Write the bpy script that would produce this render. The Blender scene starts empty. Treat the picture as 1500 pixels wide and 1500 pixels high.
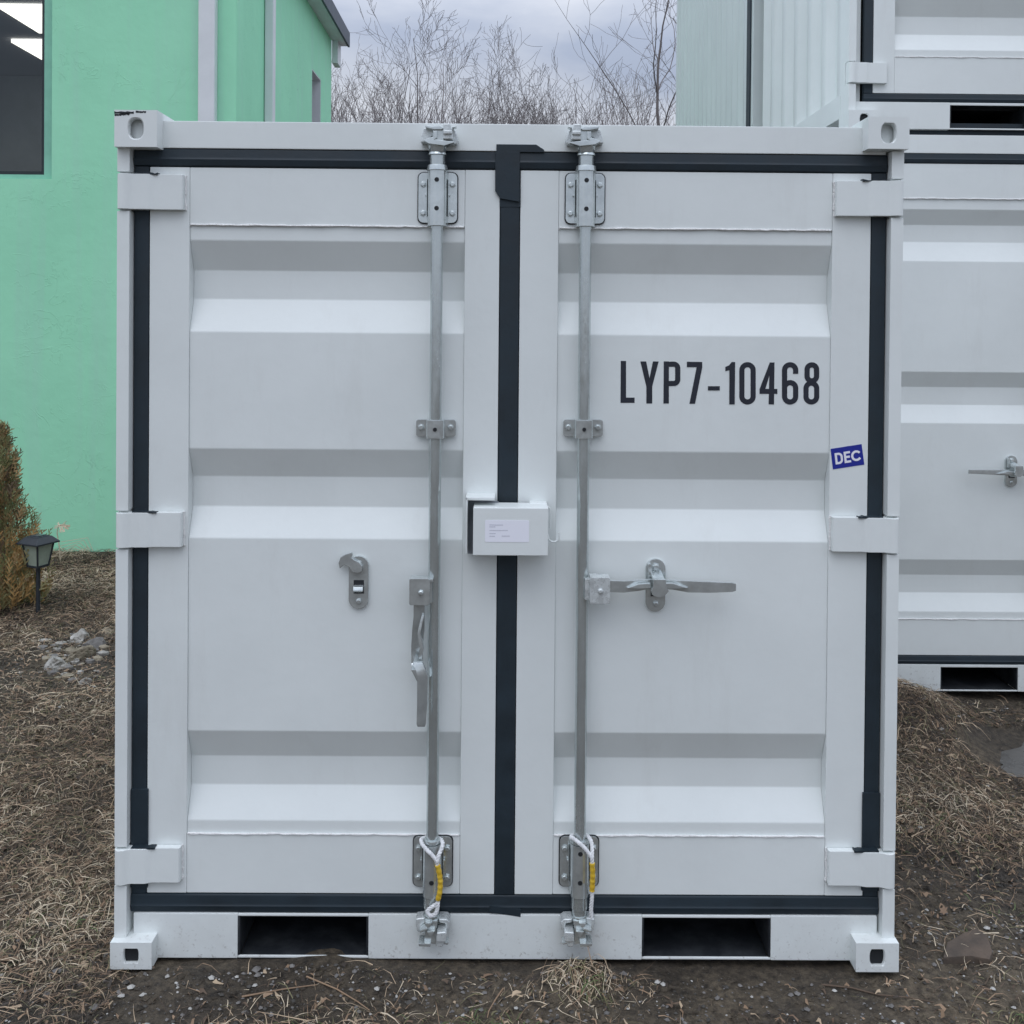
import bpy, bmesh, math, random
import numpy as np
from mathutils import Vector, Matrix
R = math.radians
random.seed(7); rng = np.random.default_rng(7)
sc = bpy.context.scene
COL = sc.collection

# ------------------------------------------------------------------ camera
CAM = Vector((-0.02027, -3.14632, 2.00501))
pit, yaw, rol = 0.01137, -0.00716, 0.00844
fw = Vector((-math.sin(yaw)*math.cos(pit), math.cos(yaw)*math.cos(pit), -math.sin(pit)))
r0 = Vector((math.cos(yaw), math.sin(yaw), 0)); u0 = r0.cross(fw)
RT = r0*math.cos(rol) + u0*math.sin(rol); UP = -r0*math.sin(rol) + u0*math.cos(rol)
cd = bpy.data.cameras.new('camera'); cam = bpy.data.objects.new('camera', cd); COL.objects.link(cam)
m = Matrix((RT, UP, -fw)).transposed().to_4x4(); m.translation = CAM
cam.matrix_world = m
cd.sensor_width = 36; cd.lens = 36; cd.shift_y = -260/1500; cd.clip_end = 2000; cd.clip_start = 0.05
sc.camera = cam

# ------------------------------------------------------------------ sky, sun, exposure
SUN_EL, SUN_AZ = R(62), R(200)
w = bpy.data.worlds.new("World"); sc.world = w; w.use_nodes = True
nt = w.node_tree; nt.nodes.clear(); N = nt.nodes; L = nt.links
out = N.new('ShaderNodeOutputWorld'); bg = N.new('ShaderNodeBackground')
sky = N.new('ShaderNodeTexSky'); sky.sky_type = 'NISHITA'; sky.sun_disc = False
sky.sun_elevation = SUN_EL; sky.sun_rotation = SUN_AZ
skm = N.new('ShaderNodeVectorMath'); skm.operation = 'SCALE'; skm.inputs[3].default_value = 0.07
L.new(sky.outputs[0], skm.inputs[0])
tc = N.new('ShaderNodeTexCoord'); sp = N.new('ShaderNodeSeparateXYZ'); L.new(tc.outputs['Generated'], sp.inputs[0])
mp = N.new('ShaderNodeMapping'); mp.inputs['Scale'].default_value = (2.2, 2.2, 7.5); mp.inputs['Location'].default_value = (1.3, .4, .2)
L.new(tc.outputs['Generated'], mp.inputs[0])
nz = N.new('ShaderNodeTexNoise'); nz.inputs['Scale'].default_value = 1.25; nz.inputs['Detail'].default_value = 7; nz.inputs['Roughness'].default_value = .52
nz.inputs['Distortion'].default_value = .4
L.new(mp.outputs[0], nz.inputs['Vector'])
cr = N.new('ShaderNodeValToRGB'); cr.color_ramp.elements[0].position = .36; cr.color_ramp.elements[0].color = (.43, .49, .625, 1)
cr.color_ramp.elements[1].position = .68; cr.color_ramp.elements[1].color = (.76, .79, .86, 1)
L.new(nz.outputs[0], cr.inputs[0])
gr = N.new('ShaderNodeMapRange'); gr.inputs[1].default_value = .22; gr.inputs[2].default_value = .9; gr.inputs[3].default_value = 1.0; gr.inputs[4].default_value = 3.0
L.new(sp.outputs[2], gr.inputs[0])
cm = N.new('ShaderNodeVectorMath'); cm.operation = 'SCALE'; L.new(cr.outputs[0], cm.inputs[0]); L.new(gr.outputs[0], cm.inputs[3])
mx = N.new('ShaderNodeMix'); mx.data_type = 'RGBA'; mx.inputs[0].default_value = .12
L.new(cm.outputs[0], mx.inputs[6]); L.new(skm.outputs[0], mx.inputs[7])
L.new(mx.outputs[2], bg.inputs[0]); bg.inputs[1].default_value = 1.0; L.new(bg.outputs[0], out.inputs[0])
sd = bpy.data.lights.new('sun', 'SUN'); sd.energy = 0.6; sd.angle = R(45); sd.color = (1, .985, .96)
so = bpy.data.objects.new('sun', sd); COL.objects.link(so)
sv = Vector((math.sin(SUN_AZ)*math.cos(SUN_EL), math.cos(SUN_AZ)*math.cos(SUN_EL), math.sin(SUN_EL)))
so.rotation_euler = sv.to_track_quat('Z', 'Y').to_euler()
sc.view_settings.view_transform = 'Standard'; sc.view_settings.look = 'None'
sc.view_settings.exposure = 0.0; sc.view_settings.gamma = 1
sc.render.engine = 'CYCLES'

# ------------------------------------------------------------------ helpers
def F(px, py, Y=0.0):
    """point of the plane y = Y seen at a pixel of the 1500 px photograph"""
    d = RT*((px-750)/1500) + UP*((490-py)/1500) + fw
    t = (Y-CAM.y)/d.y
    return CAM + d*t
def FX(px, py, Y=0.0): return F(px, py, Y).x
def FZ(px, py, Y=0.0): return F(px, py, Y).z
PM = 1/476.8

class MB:
    def __init__(s): s.v = []; s.f = []; s.mi = []; s.cur = 0
    def add(s, vs, fs):
        o = len(s.v); s.v += [tuple(v) for v in vs]; s.f += [tuple(i+o for i in f) for f in fs]; s.mi += [s.cur]*len(fs); return s
    def box(s, x0, x1, y0, y1, z0, z1):
        if x0 > x1: x0, x1 = x1, x0
        if y0 > y1: y0, y1 = y1, y0
        if z0 > z1: z0, z1 = z1, z0
        return s.add([(x0,y0,z0),(x1,y0,z0),(x1,y1,z0),(x0,y1,z0),(x0,y0,z1),(x1,y0,z1),(x1,y1,z1),(x0,y1,z1)],
                     [(0,3,2,1),(4,5,6,7),(0,1,5,4),(1,2,6,5),(2,3,7,6),(3,0,4,7)])
    def prism(s, poly, a0, a1, ax='y'):
        """poly in the two other axes (xz for y, xy for z, yz for x)"""
        n = len(poly)
        area = sum(poly[i][0]*poly[(i+1) % n][1]-poly[(i+1) % n][0]*poly[i][1] for i in range(n))
        if area < 0: poly = poly[::-1]
        def P(p, a): return {'y': (p[0], a, p[1]), 'z': (p[0], p[1], a), 'x': (a, p[0], p[1])}[ax]
        vs = [P(p, a0) for p in poly]+[P(p, a1) for p in poly]
        fs = [tuple(range(n)), tuple(range(2*n-1, n-1, -1))]+[(i+n, (i+1) % n+n, (i+1) % n, i) for i in range(n)]
        if ax != 'y': fs = [f[::-1] for f in fs]
        return s.add(vs, fs)
    def cyl(s, p0, p1, r, n=20, r1=None, caps=True):
        p0 = Vector(p0); p1 = Vector(p1); r1 = r if r1 is None else r1
        d = (p1-p0).normalized(); a = d.orthogonal().normalized(); b = d.cross(a)
        vs = [p0+(a*math.cos(t)+b*math.sin(t))*r for t in [2*math.pi*i/n for i in range(n)]]
        vs += [p1+(a*math.cos(t)+b*math.sin(t))*r1 for t in [2*math.pi*i/n for i in range(n)]]
        fs = [(i, (i+1) % n, (i+1) % n+n, i+n) for i in range(n)]
        if caps: fs += [tuple(range(n-1, -1, -1)), tuple(range(n, 2*n))]
        return s.add(vs, fs)
    def tube(s, pts, r, n=10, closed=False):
        pts = [Vector(p) for p in pts]; k = len(pts); vs = []; fs = []; a = None
        for i, p in enumerate(pts):
            d = (pts[min(i+1, k-1)]-pts[max(i-1, 0)])
            d = d.normalized() if d.length > 1e-9 else Vector((0, 0, 1))
            if a is None: a = d.orthogonal().normalized()
            a = (a-d*a.dot(d)).normalized(); b = d.cross(a)
            rr = r[i] if isinstance(r, (list, tuple)) else r
            vs += [p+(a*math.cos(2*math.pi*j/n)+b*math.sin(2*math.pi*j/n))*rr for j in range(n)]
        for i in range(k-1):
            for j in range(n):
                fs.append((i*n+j, i*n+(j+1) % n, (i+1)*n+(j+1) % n, (i+1)*n+j))
        fs += [tuple(range(n-1, -1, -1)), tuple(range((k-1)*n, k*n))]
        return s.add(vs, fs)
    def sheet_x(s, prof, x0, x1, y_of=None):
        """profile of (y,z) points swept along x; normals towards -y"""
        n = len(prof)
        vs = [(x0, p[0], p[1]) for p in prof]+[(x1, p[0], p[1]) for p in prof]
        return s.add(vs, [(i, i+1, n+i+1, n+i) for i in range(n-1)])
    def sphere(s, c, r, n=10, sx=1, sy=1, sz=1, jit=0, rnd=None):
        vs = []; fs = []; h = n//2
        for i in range(1, h):
            for j in range(n):
                t = math.pi*i/h; p = 2*math.pi*j/n
                k = 1+(rnd.uniform(-jit, jit) if rnd else 0)
                vs.append((c[0]+r*sx*k*math.sin(t)*math.cos(p), c[1]+r*sy*k*math.sin(t)*math.sin(p), c[2]+r*sz*k*math.cos(t)))
        vs += [(c[0], c[1], c[2]+r*sz), (c[0], c[1], c[2]-r*sz)]
        T = len(vs)-2; B = T+1
        for i in range(h-2):
            for j in range(n): fs.append((i*n+j, (i+1)*n+j, (i+1)*n+(j+1) % n, i*n+(j+1) % n))
        for j in range(n):
            fs.append((T, j, (j+1) % n)); fs.append((B, (h-2)*n+(j+1) % n, (h-2)*n+j))
        return s.add(vs, fs)
    def build(s, name, mat, parent=None, bevel=0.0, seg=2, smooth=True, ang=38, recalc=False, wn=False):
        me = bpy.data.meshes.new(name); me.from_pydata(s.v, [], s.f); me.update()
        mats = mat if isinstance(mat, (list, tuple)) else [mat]
        for q in mats: me.materials.append(q)
        if len(mats) > 1: me.polygons.foreach_set('material_index', s.mi)
        if bevel > 0 or recalc:
            bm = bmesh.new(); bm.from_mesh(me)
            if recalc: bmesh.ops.recalc_face_normals(bm, faces=bm.faces)
            if bevel > 0:
                es = [e for e in bm.edges if len(e.link_faces) == 2 and e.calc_face_angle(0) > R(40)]
                bmesh.ops.bevel(bm, geom=es, offset=bevel, segments=seg, affect='EDGES', profile=.6, clamp_overlap=True)
            bm.to_mesh(me); bm.free()
        if smooth:
            me.polygons.foreach_set('use_smooth', [True]*len(me.polygons))
            me.set_sharp_from_angle(angle=R(ang))
        o = bpy.data.objects.new(name, me); COL.objects.link(o)
        if parent: o.parent = parent
        if bevel > 0 or wn:
            md = o.modifiers.new('weighted', 'WEIGHTED_NORMAL'); md.keep_sharp = True; md.weight = 80
        return o
def tag(o, label=None, cat=None, group=None, kind=None):
    if label: o['label'] = label
    if cat: o['category'] = cat
    if group: o['group'] = group
    if kind: o['kind'] = kind
    return o
def thing(name, loc=(0, 0, 0), rz=0):
    o = bpy.data.objects.new(name, None); COL.objects.link(o); o.location = loc; o.rotation_euler = (0, 0, rz); o.empty_display_size = .1
    return o
def smoothstep(a, b, x):
    t = np.clip((x-a)/(b-a), 0, 1); return t*t*(3-2*t)

# ------------------------------------------------------------------ materials
def mat(name, col, rough=.5, metal=0, vary=.0, vscale=5, col2=None, bump=0, bscale=60, rvar=0, stretch=(1, 1, 1), spec=None, lo=.35, hi=.65, detail=6):
    m = bpy.data.materials.new(name); m.use_nodes = True; t = m.node_tree; n = t.nodes; l = t.links
    b = n['Principled BSDF']; b.inputs['Roughness'].default_value = rough; b.inputs['Metallic'].default_value = metal
    b.inputs['Base Color'].default_value = (*col, 1)
    if spec is not None: b.inputs['Specular IOR Level'].default_value = spec
    tcn = n.new('ShaderNodeTexCoord'); mpn = n.new('ShaderNodeMapping'); mpn.inputs['Scale'].default_value = stretch
    l.new(tcn.outputs['Object'], mpn.inputs[0])
    if vary or col2:
        nzn = n.new('ShaderNodeTexNoise'); nzn.inputs['Scale'].default_value = vscale; nzn.inputs['Detail'].default_value = detail
        nzn.inputs['Roughness'].default_value = .62
        l.new(mpn.outputs[0], nzn.inputs['Vector'])
        rp = n.new('ShaderNodeValToRGB'); rp.color_ramp.elements[0].position = lo; rp.color_ramp.elements[1].position = hi
        c2 = col2 if col2 else tuple(c*(1-vary) for c in col)
        rp.color_ramp.elements[0].color = (*c2, 1); rp.color_ramp.elements[1].color = (*col, 1)
        l.new(nzn.outputs[0], rp.inputs[0]); l.new(rp.outputs[0], b.inputs['Base Color'])
        if rvar:
            mr = n.new('ShaderNodeMapRange'); mr.inputs[3].default_value = rough-rvar; mr.inputs[4].default_value = rough+rvar
            mr.inputs[1].default_value = .3; mr.inputs[2].default_value = .7
            l.new(nzn.outputs[0], mr.inputs[0]); l.new(mr.outputs[0], b.inputs['Roughness'])
    if bump:
        nb = n.new('ShaderNodeTexNoise'); nb.inputs['Scale'].default_value = bscale; nb.inputs['Detail'].default_value = 4
        l.new(mpn.outputs[0], nb.inputs['Vector'])
        bp = n.new('ShaderNodeBump'); bp.inputs['Strength'].default_value = 1; bp.inputs['Distance'].default_value = bump
        l.new(nb.outputs[0], bp.inputs['Height']); l.new(bp.outputs[0], b.inputs['Normal'])
    return m

def paint(name, col, dirt=(.42, .40, .36), rough=.38, low_dirt=True):
    """white enamel: faint unevenness, sparse scuffs, splashed mud speckle near the ground"""
    m = mat(name, col, rough, vary=.055, vscale=2.2, bump=.0006, bscale=26, rvar=.08)
    t = m.node_tree; n = t.nodes; l = t.links; b = n['Principled BSDF']
    base = b.inputs['Base Color'].links[0].from_socket
    tcn = n.new('ShaderNodeTexCoord')
    def layer(prev, scale, lo, hi, amt, colr, stretch=(1, 1, 1), zmax=None):
        mpn = n.new('ShaderNodeMapping'); mpn.inputs['Scale'].default_value = stretch; l.new(tcn.outputs['Object'], mpn.inputs[0])
        q = n.new('ShaderNodeTexNoise'); q.inputs['Scale'].default_value = scale; q.inputs['Detail'].default_value = 9; q.inputs['Roughness'].default_value = .7
        l.new(mpn.outputs[0], q.inputs['Vector'])
        mr = n.new('ShaderNodeMapRange'); mr.inputs[1].default_value = lo; mr.inputs[2].default_value = hi; mr.inputs[4].default_value = amt
        l.new(q.outputs[0], mr.inputs[0]); fac = mr.outputs[0]
        if zmax:
            sx = n.new('ShaderNodeSeparateXYZ'); l.new(tcn.outputs['Object'], sx.inputs[0])
            mz = n.new('ShaderNodeMapRange'); mz.inputs[1].default_value = zmax; mz.inputs[2].default_value = 0; mz.inputs[3].default_value = 0; mz.inputs[4].default_value = 1
            l.new(sx.outputs[2], mz.inputs[0])
            mm = n.new('ShaderNodeMath'); mm.operation = 'MULTIPLY'; l.new(fac, mm.inputs[0]); l.new(mz.outputs[0], mm.inputs[1]); fac = mm.outputs[0]
        x = n.new('ShaderNodeMix'); x.data_type = 'RGBA'; l.new(fac, x.inputs[0]); l.new(prev, x.inputs[6]); x.inputs[7].default_value = (*colr, 1)
        return x.outputs[2]
    c = layer(base, 3.0, .56, .80, .16, dirt, (2.5, 2.5, .5))
    c = layer(c, 90, .70, .78, .45, (.30, .28, .25))
    if low_dirt:
        c = layer(c, 70, .57, .70, .7, (.20, .17, .14), (1, 1, 1), .16)
        c = layer(c, 6, .40, .8, .35, (.40, .37, .33), (1, 1, 1), .22)
    l.new(c, b.inputs['Base Color'])
    return m
M = {}
M['white'] = paint('white_enamel', (.75, .79, .78))
M['white_far'] = paint('white_enamel_far', (.75, .79, .78), low_dirt=False)
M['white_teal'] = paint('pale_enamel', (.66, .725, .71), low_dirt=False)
M['rubber'] = mat('rubber', (.012, .025, .036), .62, vary=.35, vscale=7, bump=.0008, bscale=40, rvar=.1)
M['galv'] = mat('galvanised', (.68, .73, .73), .20, .72, vary=.20, vscale=24, bump=.0003, bscale=90, rvar=.07)
M['galv_rod'] = mat('galvanised_rod', (.58, .63, .63), .20, .74, vary=.09, vscale=30, stretch=(1, 1, .25), bump=.0005, bscale=120, rvar=.1)
M['cast'] = mat('painted_casting', (.68, .72, .72), .28, .35, vary=.25, vscale=38, bump=.0015, bscale=55, rvar=.12)
M['dark'] = mat('shade_black', (.010, .012, .015), .7)  # near-black colour standing in for shade in holes and gaps
M['pocket'] = mat('pocket_steel', (.035, .04, .045), .75, col2=(.006, .009, .013), vscale=9, vary=.3, bump=.003, bscale=25, lo=.45, hi=.72)
M['ink'] = mat('black_lettering', (.016, .020, .032), .45, vary=.2, vscale=20)
M['blue'] = mat('blue_sticker', (.012, .022, .27), .35)
M['stk'] = mat('white_sticker', (.80, .80, .86), .4)
M['stk_txt'] = mat('pale_print', (.52, .53, .60), .5)
M['paper'] = mat('label_paper', (.84, .85, .92), .35)
M['weld'] = mat('weld_bead', (.80, .80, .79), .4, bump=.004, bscale=140)
def green_mat():
    m = mat('green_stucco', (.35, .78, .52), .8, col2=(.32, .73, .485), vscale=1.3, vary=.1, bump=.0035, bscale=9)
    t = m.node_tree; n = t.nodes; l = t.links; b = n['Principled BSDF']
    tcn = n.new('ShaderNodeTexCoord')
    # trowel ridges: sparse thin curved marks
    ms = n.new('ShaderNodeTexNoise'); ms.inputs['Scale'].default_value = 3.4; ms.inputs['Detail'].default_value = 5; ms.inputs['Distortion'].default_value = 1.8
    l.new(tcn.outputs['Object'], ms.inputs['Vector'])
    a = n.new('ShaderNodeMath'); a.operation = 'SUBTRACT'; a.inputs[1].default_value = .5; l.new(ms.outputs[0], a.inputs[0])
    ab = n.new('ShaderNodeMath'); ab.operation = 'ABSOLUTE'; l.new(a.outputs[0], ab.inputs[0])
    mr = n.new('ShaderNodeMapRange'); mr.inputs[1].default_value = .012; mr.inputs[2].default_value = 0; mr.inputs[4].default_value = 1; mr.inputs[3].default_value = 0
    l.new(ab.outputs[0], mr.inputs[0])
    g2 = n.new('ShaderNodeTexNoise'); g2.inputs['Scale'].default_value = 2.1; l.new(tcn.outputs['Object'], g2.inputs['Vector'])
    mk = n.new('ShaderNodeMapRange'); mk.inputs[1].default_value = .5; mk.inputs[2].default_value = .62; l.new(g2.outputs[0], mk.inputs[0])
    mu = n.new('ShaderNodeMath'); mu.operation = 'MULTIPLY'; l.new(mr.outputs[0], mu.inputs[0]); l.new(mk.outputs[0], mu.inputs[1])
    bp = [x for x in n if x.type == 'BUMP'][0]
    b2 = n.new('ShaderNodeBump'); b2.inputs['Distance'].default_value = .0035; b2.inputs['Strength'].default_value = .5
    l.new(mu.outputs[0], b2.inputs['Height']); l.new(bp.outputs[0], b2.inputs['Normal']); l.new(b2.outputs[0], b.inputs['Normal'])
    # pits
    vo = n.new('ShaderNodeTexVoronoi'); vo.inputs['Scale'].default_value = 2.2; l.new(tcn.outputs['Object'], vo.inputs['Vector'])
    pr = n.new('ShaderNodeMapRange'); pr.inputs[1].default_value = .035; pr.inputs[2].default_value = .015; pr.inputs[3].default_value = 0; pr.inputs[4].default_value = .5
    l.new(vo.outputs[0], pr.inputs[0])
    base = b.inputs['Base Color'].links[0].from_socket
    x = n.new('ShaderNodeMix'); x.data_type = 'RGBA'; l.new(pr.outputs[0], x.inputs[0]); l.new(base, x.inputs[6]); x.inputs[7].default_value = (.10, .22, .16, 1)
    # rain streaks
    mpn = n.new('ShaderNodeMapping'); mpn.inputs['Scale'].default_value = (5, 5, .22); l.new(tcn.outputs['Object'], mpn.inputs[0])
    s2 = n.new('ShaderNodeTexNoise'); s2.inputs['Scale'].default_value = 1.5; s2.inputs['Detail'].default_value = 8; l.new(mpn.outputs[0], s2.inputs['Vector'])
    sr = n.new('ShaderNodeMapRange'); sr.inputs[1].default_value = .5; sr.inputs[2].default_value = .75; sr.inputs[4].default_value = .35; l.new(s2.outputs[0], sr.inputs[0])
    y = n.new('ShaderNodeMix'); y.data_type = 'RGBA'; l.new(sr.outputs[0], y.inputs[0]); l.new(x.outputs[2], y.inputs[6]); y.inputs[7].default_value = (.40, .62, .54, 1)
    l.new(y.outputs[2], b.inputs['Base Color'])
    return m
M['green'] = green_mat()
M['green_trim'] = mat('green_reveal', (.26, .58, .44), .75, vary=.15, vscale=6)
M['downpipe'] = mat('white_downpipe', (.72, .74, .76), .45, vary=.08, vscale=3)
M['soffit'] = mat('white_soffit', (.74, .75, .78), .6, vary=.08, vscale=4)
M['fascia'] = mat('slate_fascia', (.10, .12, .15), .6, vary=.2, vscale=4)
M['roof'] = mat('slate_roof', (.13, .14, .16), .7, vary=.25, vscale=8, bump=.004, bscale=20)
M['winframe'] = mat('dark_window_frame', (.016, .028, .032), .4, vary=.2, vscale=9)
M['room'] = mat('room_wall', (.42, .48, .52), .9, vary=.2, vscale=2)
def glass_mat():
    m = bpy.data.materials.new('window_glass'); m.use_nodes = True; n = m.node_tree.nodes; l = m.node_tree.links
    n.clear(); o = n.new('ShaderNodeOutputMaterial'); t = n.new('ShaderNodeBsdfTransparent'); t.inputs[0].default_value = (.78, .79, .79, 1)
    g = n.new('ShaderNodeBsdfGlossy'); g.inputs['Roughness'].default_value = .04; g.inputs[0].default_value = (.8, .85, .9, 1)
    fr = n.new('ShaderNodeFresnel'); fr.inputs[0].default_value = 1.5; x = n.new('ShaderNodeMixShader')
    l.new(fr.outputs[0], x.inputs[0]); l.new(t.outputs[0], x.inputs[1]); l.new(g.outputs[0], x.inputs[2]); l.new(x.outputs[0], o.inputs[0]); return m
M['glass'] = glass_mat()
def emis(name, col, s):
    m = bpy.data.materials.new(name); m.use_nodes = True; b = m.node_tree.nodes['Principled BSDF']
    b.inputs['Base Color'].default_value = (*col, 1); b.inputs['Emission Color'].default_value = (*col, 1); b.inputs['Emission Strength'].default_value = s; return m
M['tube_light'] = emis('ceiling_lamp_diffuser', (1, .95, .86), 3.0)
M['bark'] = mat('bare_bark', (.20, .178, .178), .9, vary=.4, vscale=3)
M['rope'] = mat('white_rope', (.78, .79, .80), .8, vary=.3, vscale=90)
M['sleeve'] = mat('yellow_sleeve', (.72, .50, .05), .45, col2=(.55, .34, .02), vscale=60, vary=.3)
M['stone'] = mat('limestone', (.46, .45, .42), .9, col2=(.18, .165, .14), vscale=16, vary=.4, bump=.02, bscale=24)
M['stone2'] = mat('tan_stone', (.32, .28, .21), .9, col2=(.14, .115, .08), vscale=14, vary=.4, bump=.02, bscale=20)
M['slab'] = mat('red_brown_slab', (.115, .085, .064), .9, col2=(.062, .050, .040), vscale=11, vary=.4, bump=.012, bscale=16)
M['lantern'] = mat('black_lantern', (.025, .032, .040), .5, vary=.3, vscale=14)
M['pane'] = mat('frosted_pane', (.34, .40, .33), .25, vary=.2, vscale=8)
M['solar'] = mat('solar_cell', (.05, .06, .08), .2)
for k, c in {'straw1': (.48, .365, .245), 'straw2': (.32, .215, .135), 'straw3': (.12, .082, .055), 'straw4': (.70, .59, .43), 'straw5': (.19, .175, .09), 'straw6': (.055, .043, .034)}.items():
    M[k] = mat(k, c, .8, vary=.35, vscale=3)
M['weed'] = mat('green_weed', (.10, .14, .045), .7, vary=.4, vscale=9)
M['leaf'] = mat('dry_leaf', (.25, .165, .10), .75, col2=(.14, .09, .06), vscale=18, vary=.3)
M['peb1'] = mat('grey_pebble', (.19, .18, .17), .8, vary=.4, vscale=14)
M['peb2'] = mat('pale_pebble', (.46, .45, .42), .8, vary=.3, vscale=14)
M['peb3'] = mat('dark_pebble', (.075, .070, .062), .85, vary=.3, vscale=14)
for k, c in {'thuja1': (.42, .38, .19), 'thuja2': (.46, .31, .15), 'thuja3': (.27, .30, .13), 'thuja4': (.58, .36, .14), 'thuja5': (.18, .13, .08)}.items():
    M[k] = mat(k, c, .8, vary=.3, vscale=20)

def ground_mat():
    m = bpy.data.materials.new('muddy_ground'); m.use_nodes = True; t = m.node_tree; n = t.nodes; l = t.links; b = n['Principled BSDF']
    tcn = n.new('ShaderNodeTexCoord')
    def noise(s, d=8, r=.65):
        q = n.new('ShaderNodeTexNoise'); q.inputs['Scale'].default_value = s; q.inputs['Detail'].default_value = d; q.inputs['Roughness'].default_value = r
        l.new(tcn.outputs['Object'], q.inputs['Vector']); return q
    a = noise(1.1); rp = n.new('ShaderNodeValToRGB'); e = rp.color_ramp.elements
    e[0].position = .38; e[0].color = (.028, .022, .016, 1); e[1].position = .62; e[1].color = (.105, .086, .062, 1); l.new(a.outputs[0], rp.inputs[0])
    c = noise(38, 6, .7); r2 = n.new('ShaderNodeValToRGB'); r2.color_ramp.elements[0].position = .33; r2.color_ramp.elements[0].color = (.32, .30, .28, 1)
    r2.color_ramp.elements[1].position = .68; r2.color_ramp.elements[1].color = (1.75, 1.7, 1.6, 1); l.new(c.outputs[0], r2.inputs[0])
    x = n.new('ShaderNodeMix'); x.data_type = 'RGBA'; x.blend_type = 'MULTIPLY'; x.inputs[0].default_value = 1; l.new(rp.outputs[0], x.inputs[6]); l.new(r2.outputs[0], x.inputs[7])
    g = noise(160, 3, .5); gm = n.new('ShaderNodeMapRange'); gm.inputs[1].default_value = .66; gm.inputs[2].default_value = .72; gm.inputs[4].default_value = .7; l.new(g.outputs[0], gm.inputs[0])
    y = n.new('ShaderNodeMix'); y.data_type = 'RGBA'; l.new(gm.outputs[0], y.inputs[0]); l.new(x.outputs[2], y.inputs[6]); y.inputs[7].default_value = (.20, .19, .17, 1)
    l.new(y.outputs[2], b.inputs['Base Color'])
    wr = n.new('ShaderNodeMapRange'); wr.inputs[1].default_value = .35; wr.inputs[2].default_value = .6; wr.inputs[3].default_value = .55; wr.inputs[4].default_value = .92
    l.new(a.outputs[0], wr.inputs[0]); l.new(wr.outputs[0], b.inputs['Roughness'])
    bn = noise(22, 10, .7); bp = n.new('ShaderNodeBump'); bp.inputs['Distance'].default_value = .03; bp.inputs['Strength'].default_value = .9
    l.new(bn.outputs[0], bp.inputs['Height']); l.new(bp.outputs[0], b.inputs['Normal'])
    return m
M['ground'] = ground_mat()
M['puddle'] = mat('wet_grey_mud', (.125, .118, .108), .30, vary=.35, vscale=5, bump=.004, bscale=14, rvar=.12)

# ------------------------------------------------------------------ ground
_w = [(rng.uniform(-1, 1), rng.uniform(-1, 1), rng.uniform(0, 6.28)) for _ in range(60)]
def fbm(x, y, f0, octv, seed):
    s = 0; a = 1
    for o in range(octv):
        f = f0*2**o
        for k in range(5):
            wx, wy, ph = _w[(seed*7+o*5+k) % 60]
            nrm = math.hypot(wx, wy)+1e-6
            s = s+a*np.sin(f*(wx*x+wy*y)/nrm+ph*(k+1)+1.7*np.sin(f*.6*(wy*x-wx*y)/nrm+ph))/5
        a *= .55
    return s
PUD = (2.62, 1.60)
def gh(x, y):
    x = np.asarray(x, float); y = np.asarray(y, float)
    z = .125*smoothstep(.3, 5.0, y)-.012
    am = .012+.012*smoothstep(-1.1, -1.6, x)+.014*smoothstep(1.3, 1.8, x)*smoothstep(-.2, .5, y)
    z = z+am*fbm(x, y, 3.2, 4, 1)+.005*fbm(x, y, 26, 2, 4)
    z = z+.17*np.exp(-(((x-1.96)/.34)**2+((y-1.92)/.34)**2))+.06*np.exp(-(((x-1.72)/.3)**2+((y-1.3)/.5)**2))
    z = z+.055*np.exp(-(((x-.24)/.11)**2+((y+.04)/.07)**2))+.018*np.exp(-(((x+.62)/.16)**2+((y+.02)/.08)**2))
    z = z-.05*np.exp(-(((x-PUD[0])/.55)**2+((y-PUD[1])/.30)**2))
    z = z+.018*np.exp(-(((x+1.0)/.12)**2+((y+.07)/.08)**2))
    return z
def graded(lo, hi, fine, far):
    a = list(np.arange(lo, hi+1e-6, fine)); s = fine; v = hi
    while v < far: s *= 1.35; v += s; a.append(v)
    s = fine; v = lo
    while v > -far: s *= 1.35; v -= s; a.insert(0, v)
    return np.array(a)
gx = graded(-4.6, 3.6, .025, 900); gy = graded(-.75, 6.0, .025, 900)
GX, GY = np.meshgrid(gx, gy); GZ = gh(GX, GY)
far = np.maximum(smoothstep(12, 60, np.abs(GX)), smoothstep(15, 60, np.abs(GY))); GZ = GZ*(1-far)+.12*far
ny, nx = GX.shape
me = bpy.data.meshes.new('ground'); me.vertices.add(nx*ny); me.vertices.foreach_set('co', np.stack([GX, GY, GZ], -1).ravel())
i = np.arange(nx*ny).reshape(ny, nx); q = np.stack([i[:-1, :-1], i[:-1, 1:], i[1:, 1:], i[1:, :-1]], -1).reshape(-1, 4)
me.loops.add(q.size); me.loops.foreach_set('vertex_index', q.ravel()); me.polygons.add(len(q)); me.polygons.foreach_set('loop_start', np.arange(0, q.size, 4))
me.polygons.foreach_set('loop_total', np.full(len(q), 4)); me.update(); me.validate(); me.polygons.foreach_set('use_smooth', [True]*len(q))
me.materials.append(M['ground']); g = bpy.data.objects.new('ground', me); COL.objects.link(g); tag(g, kind='structure')
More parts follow.
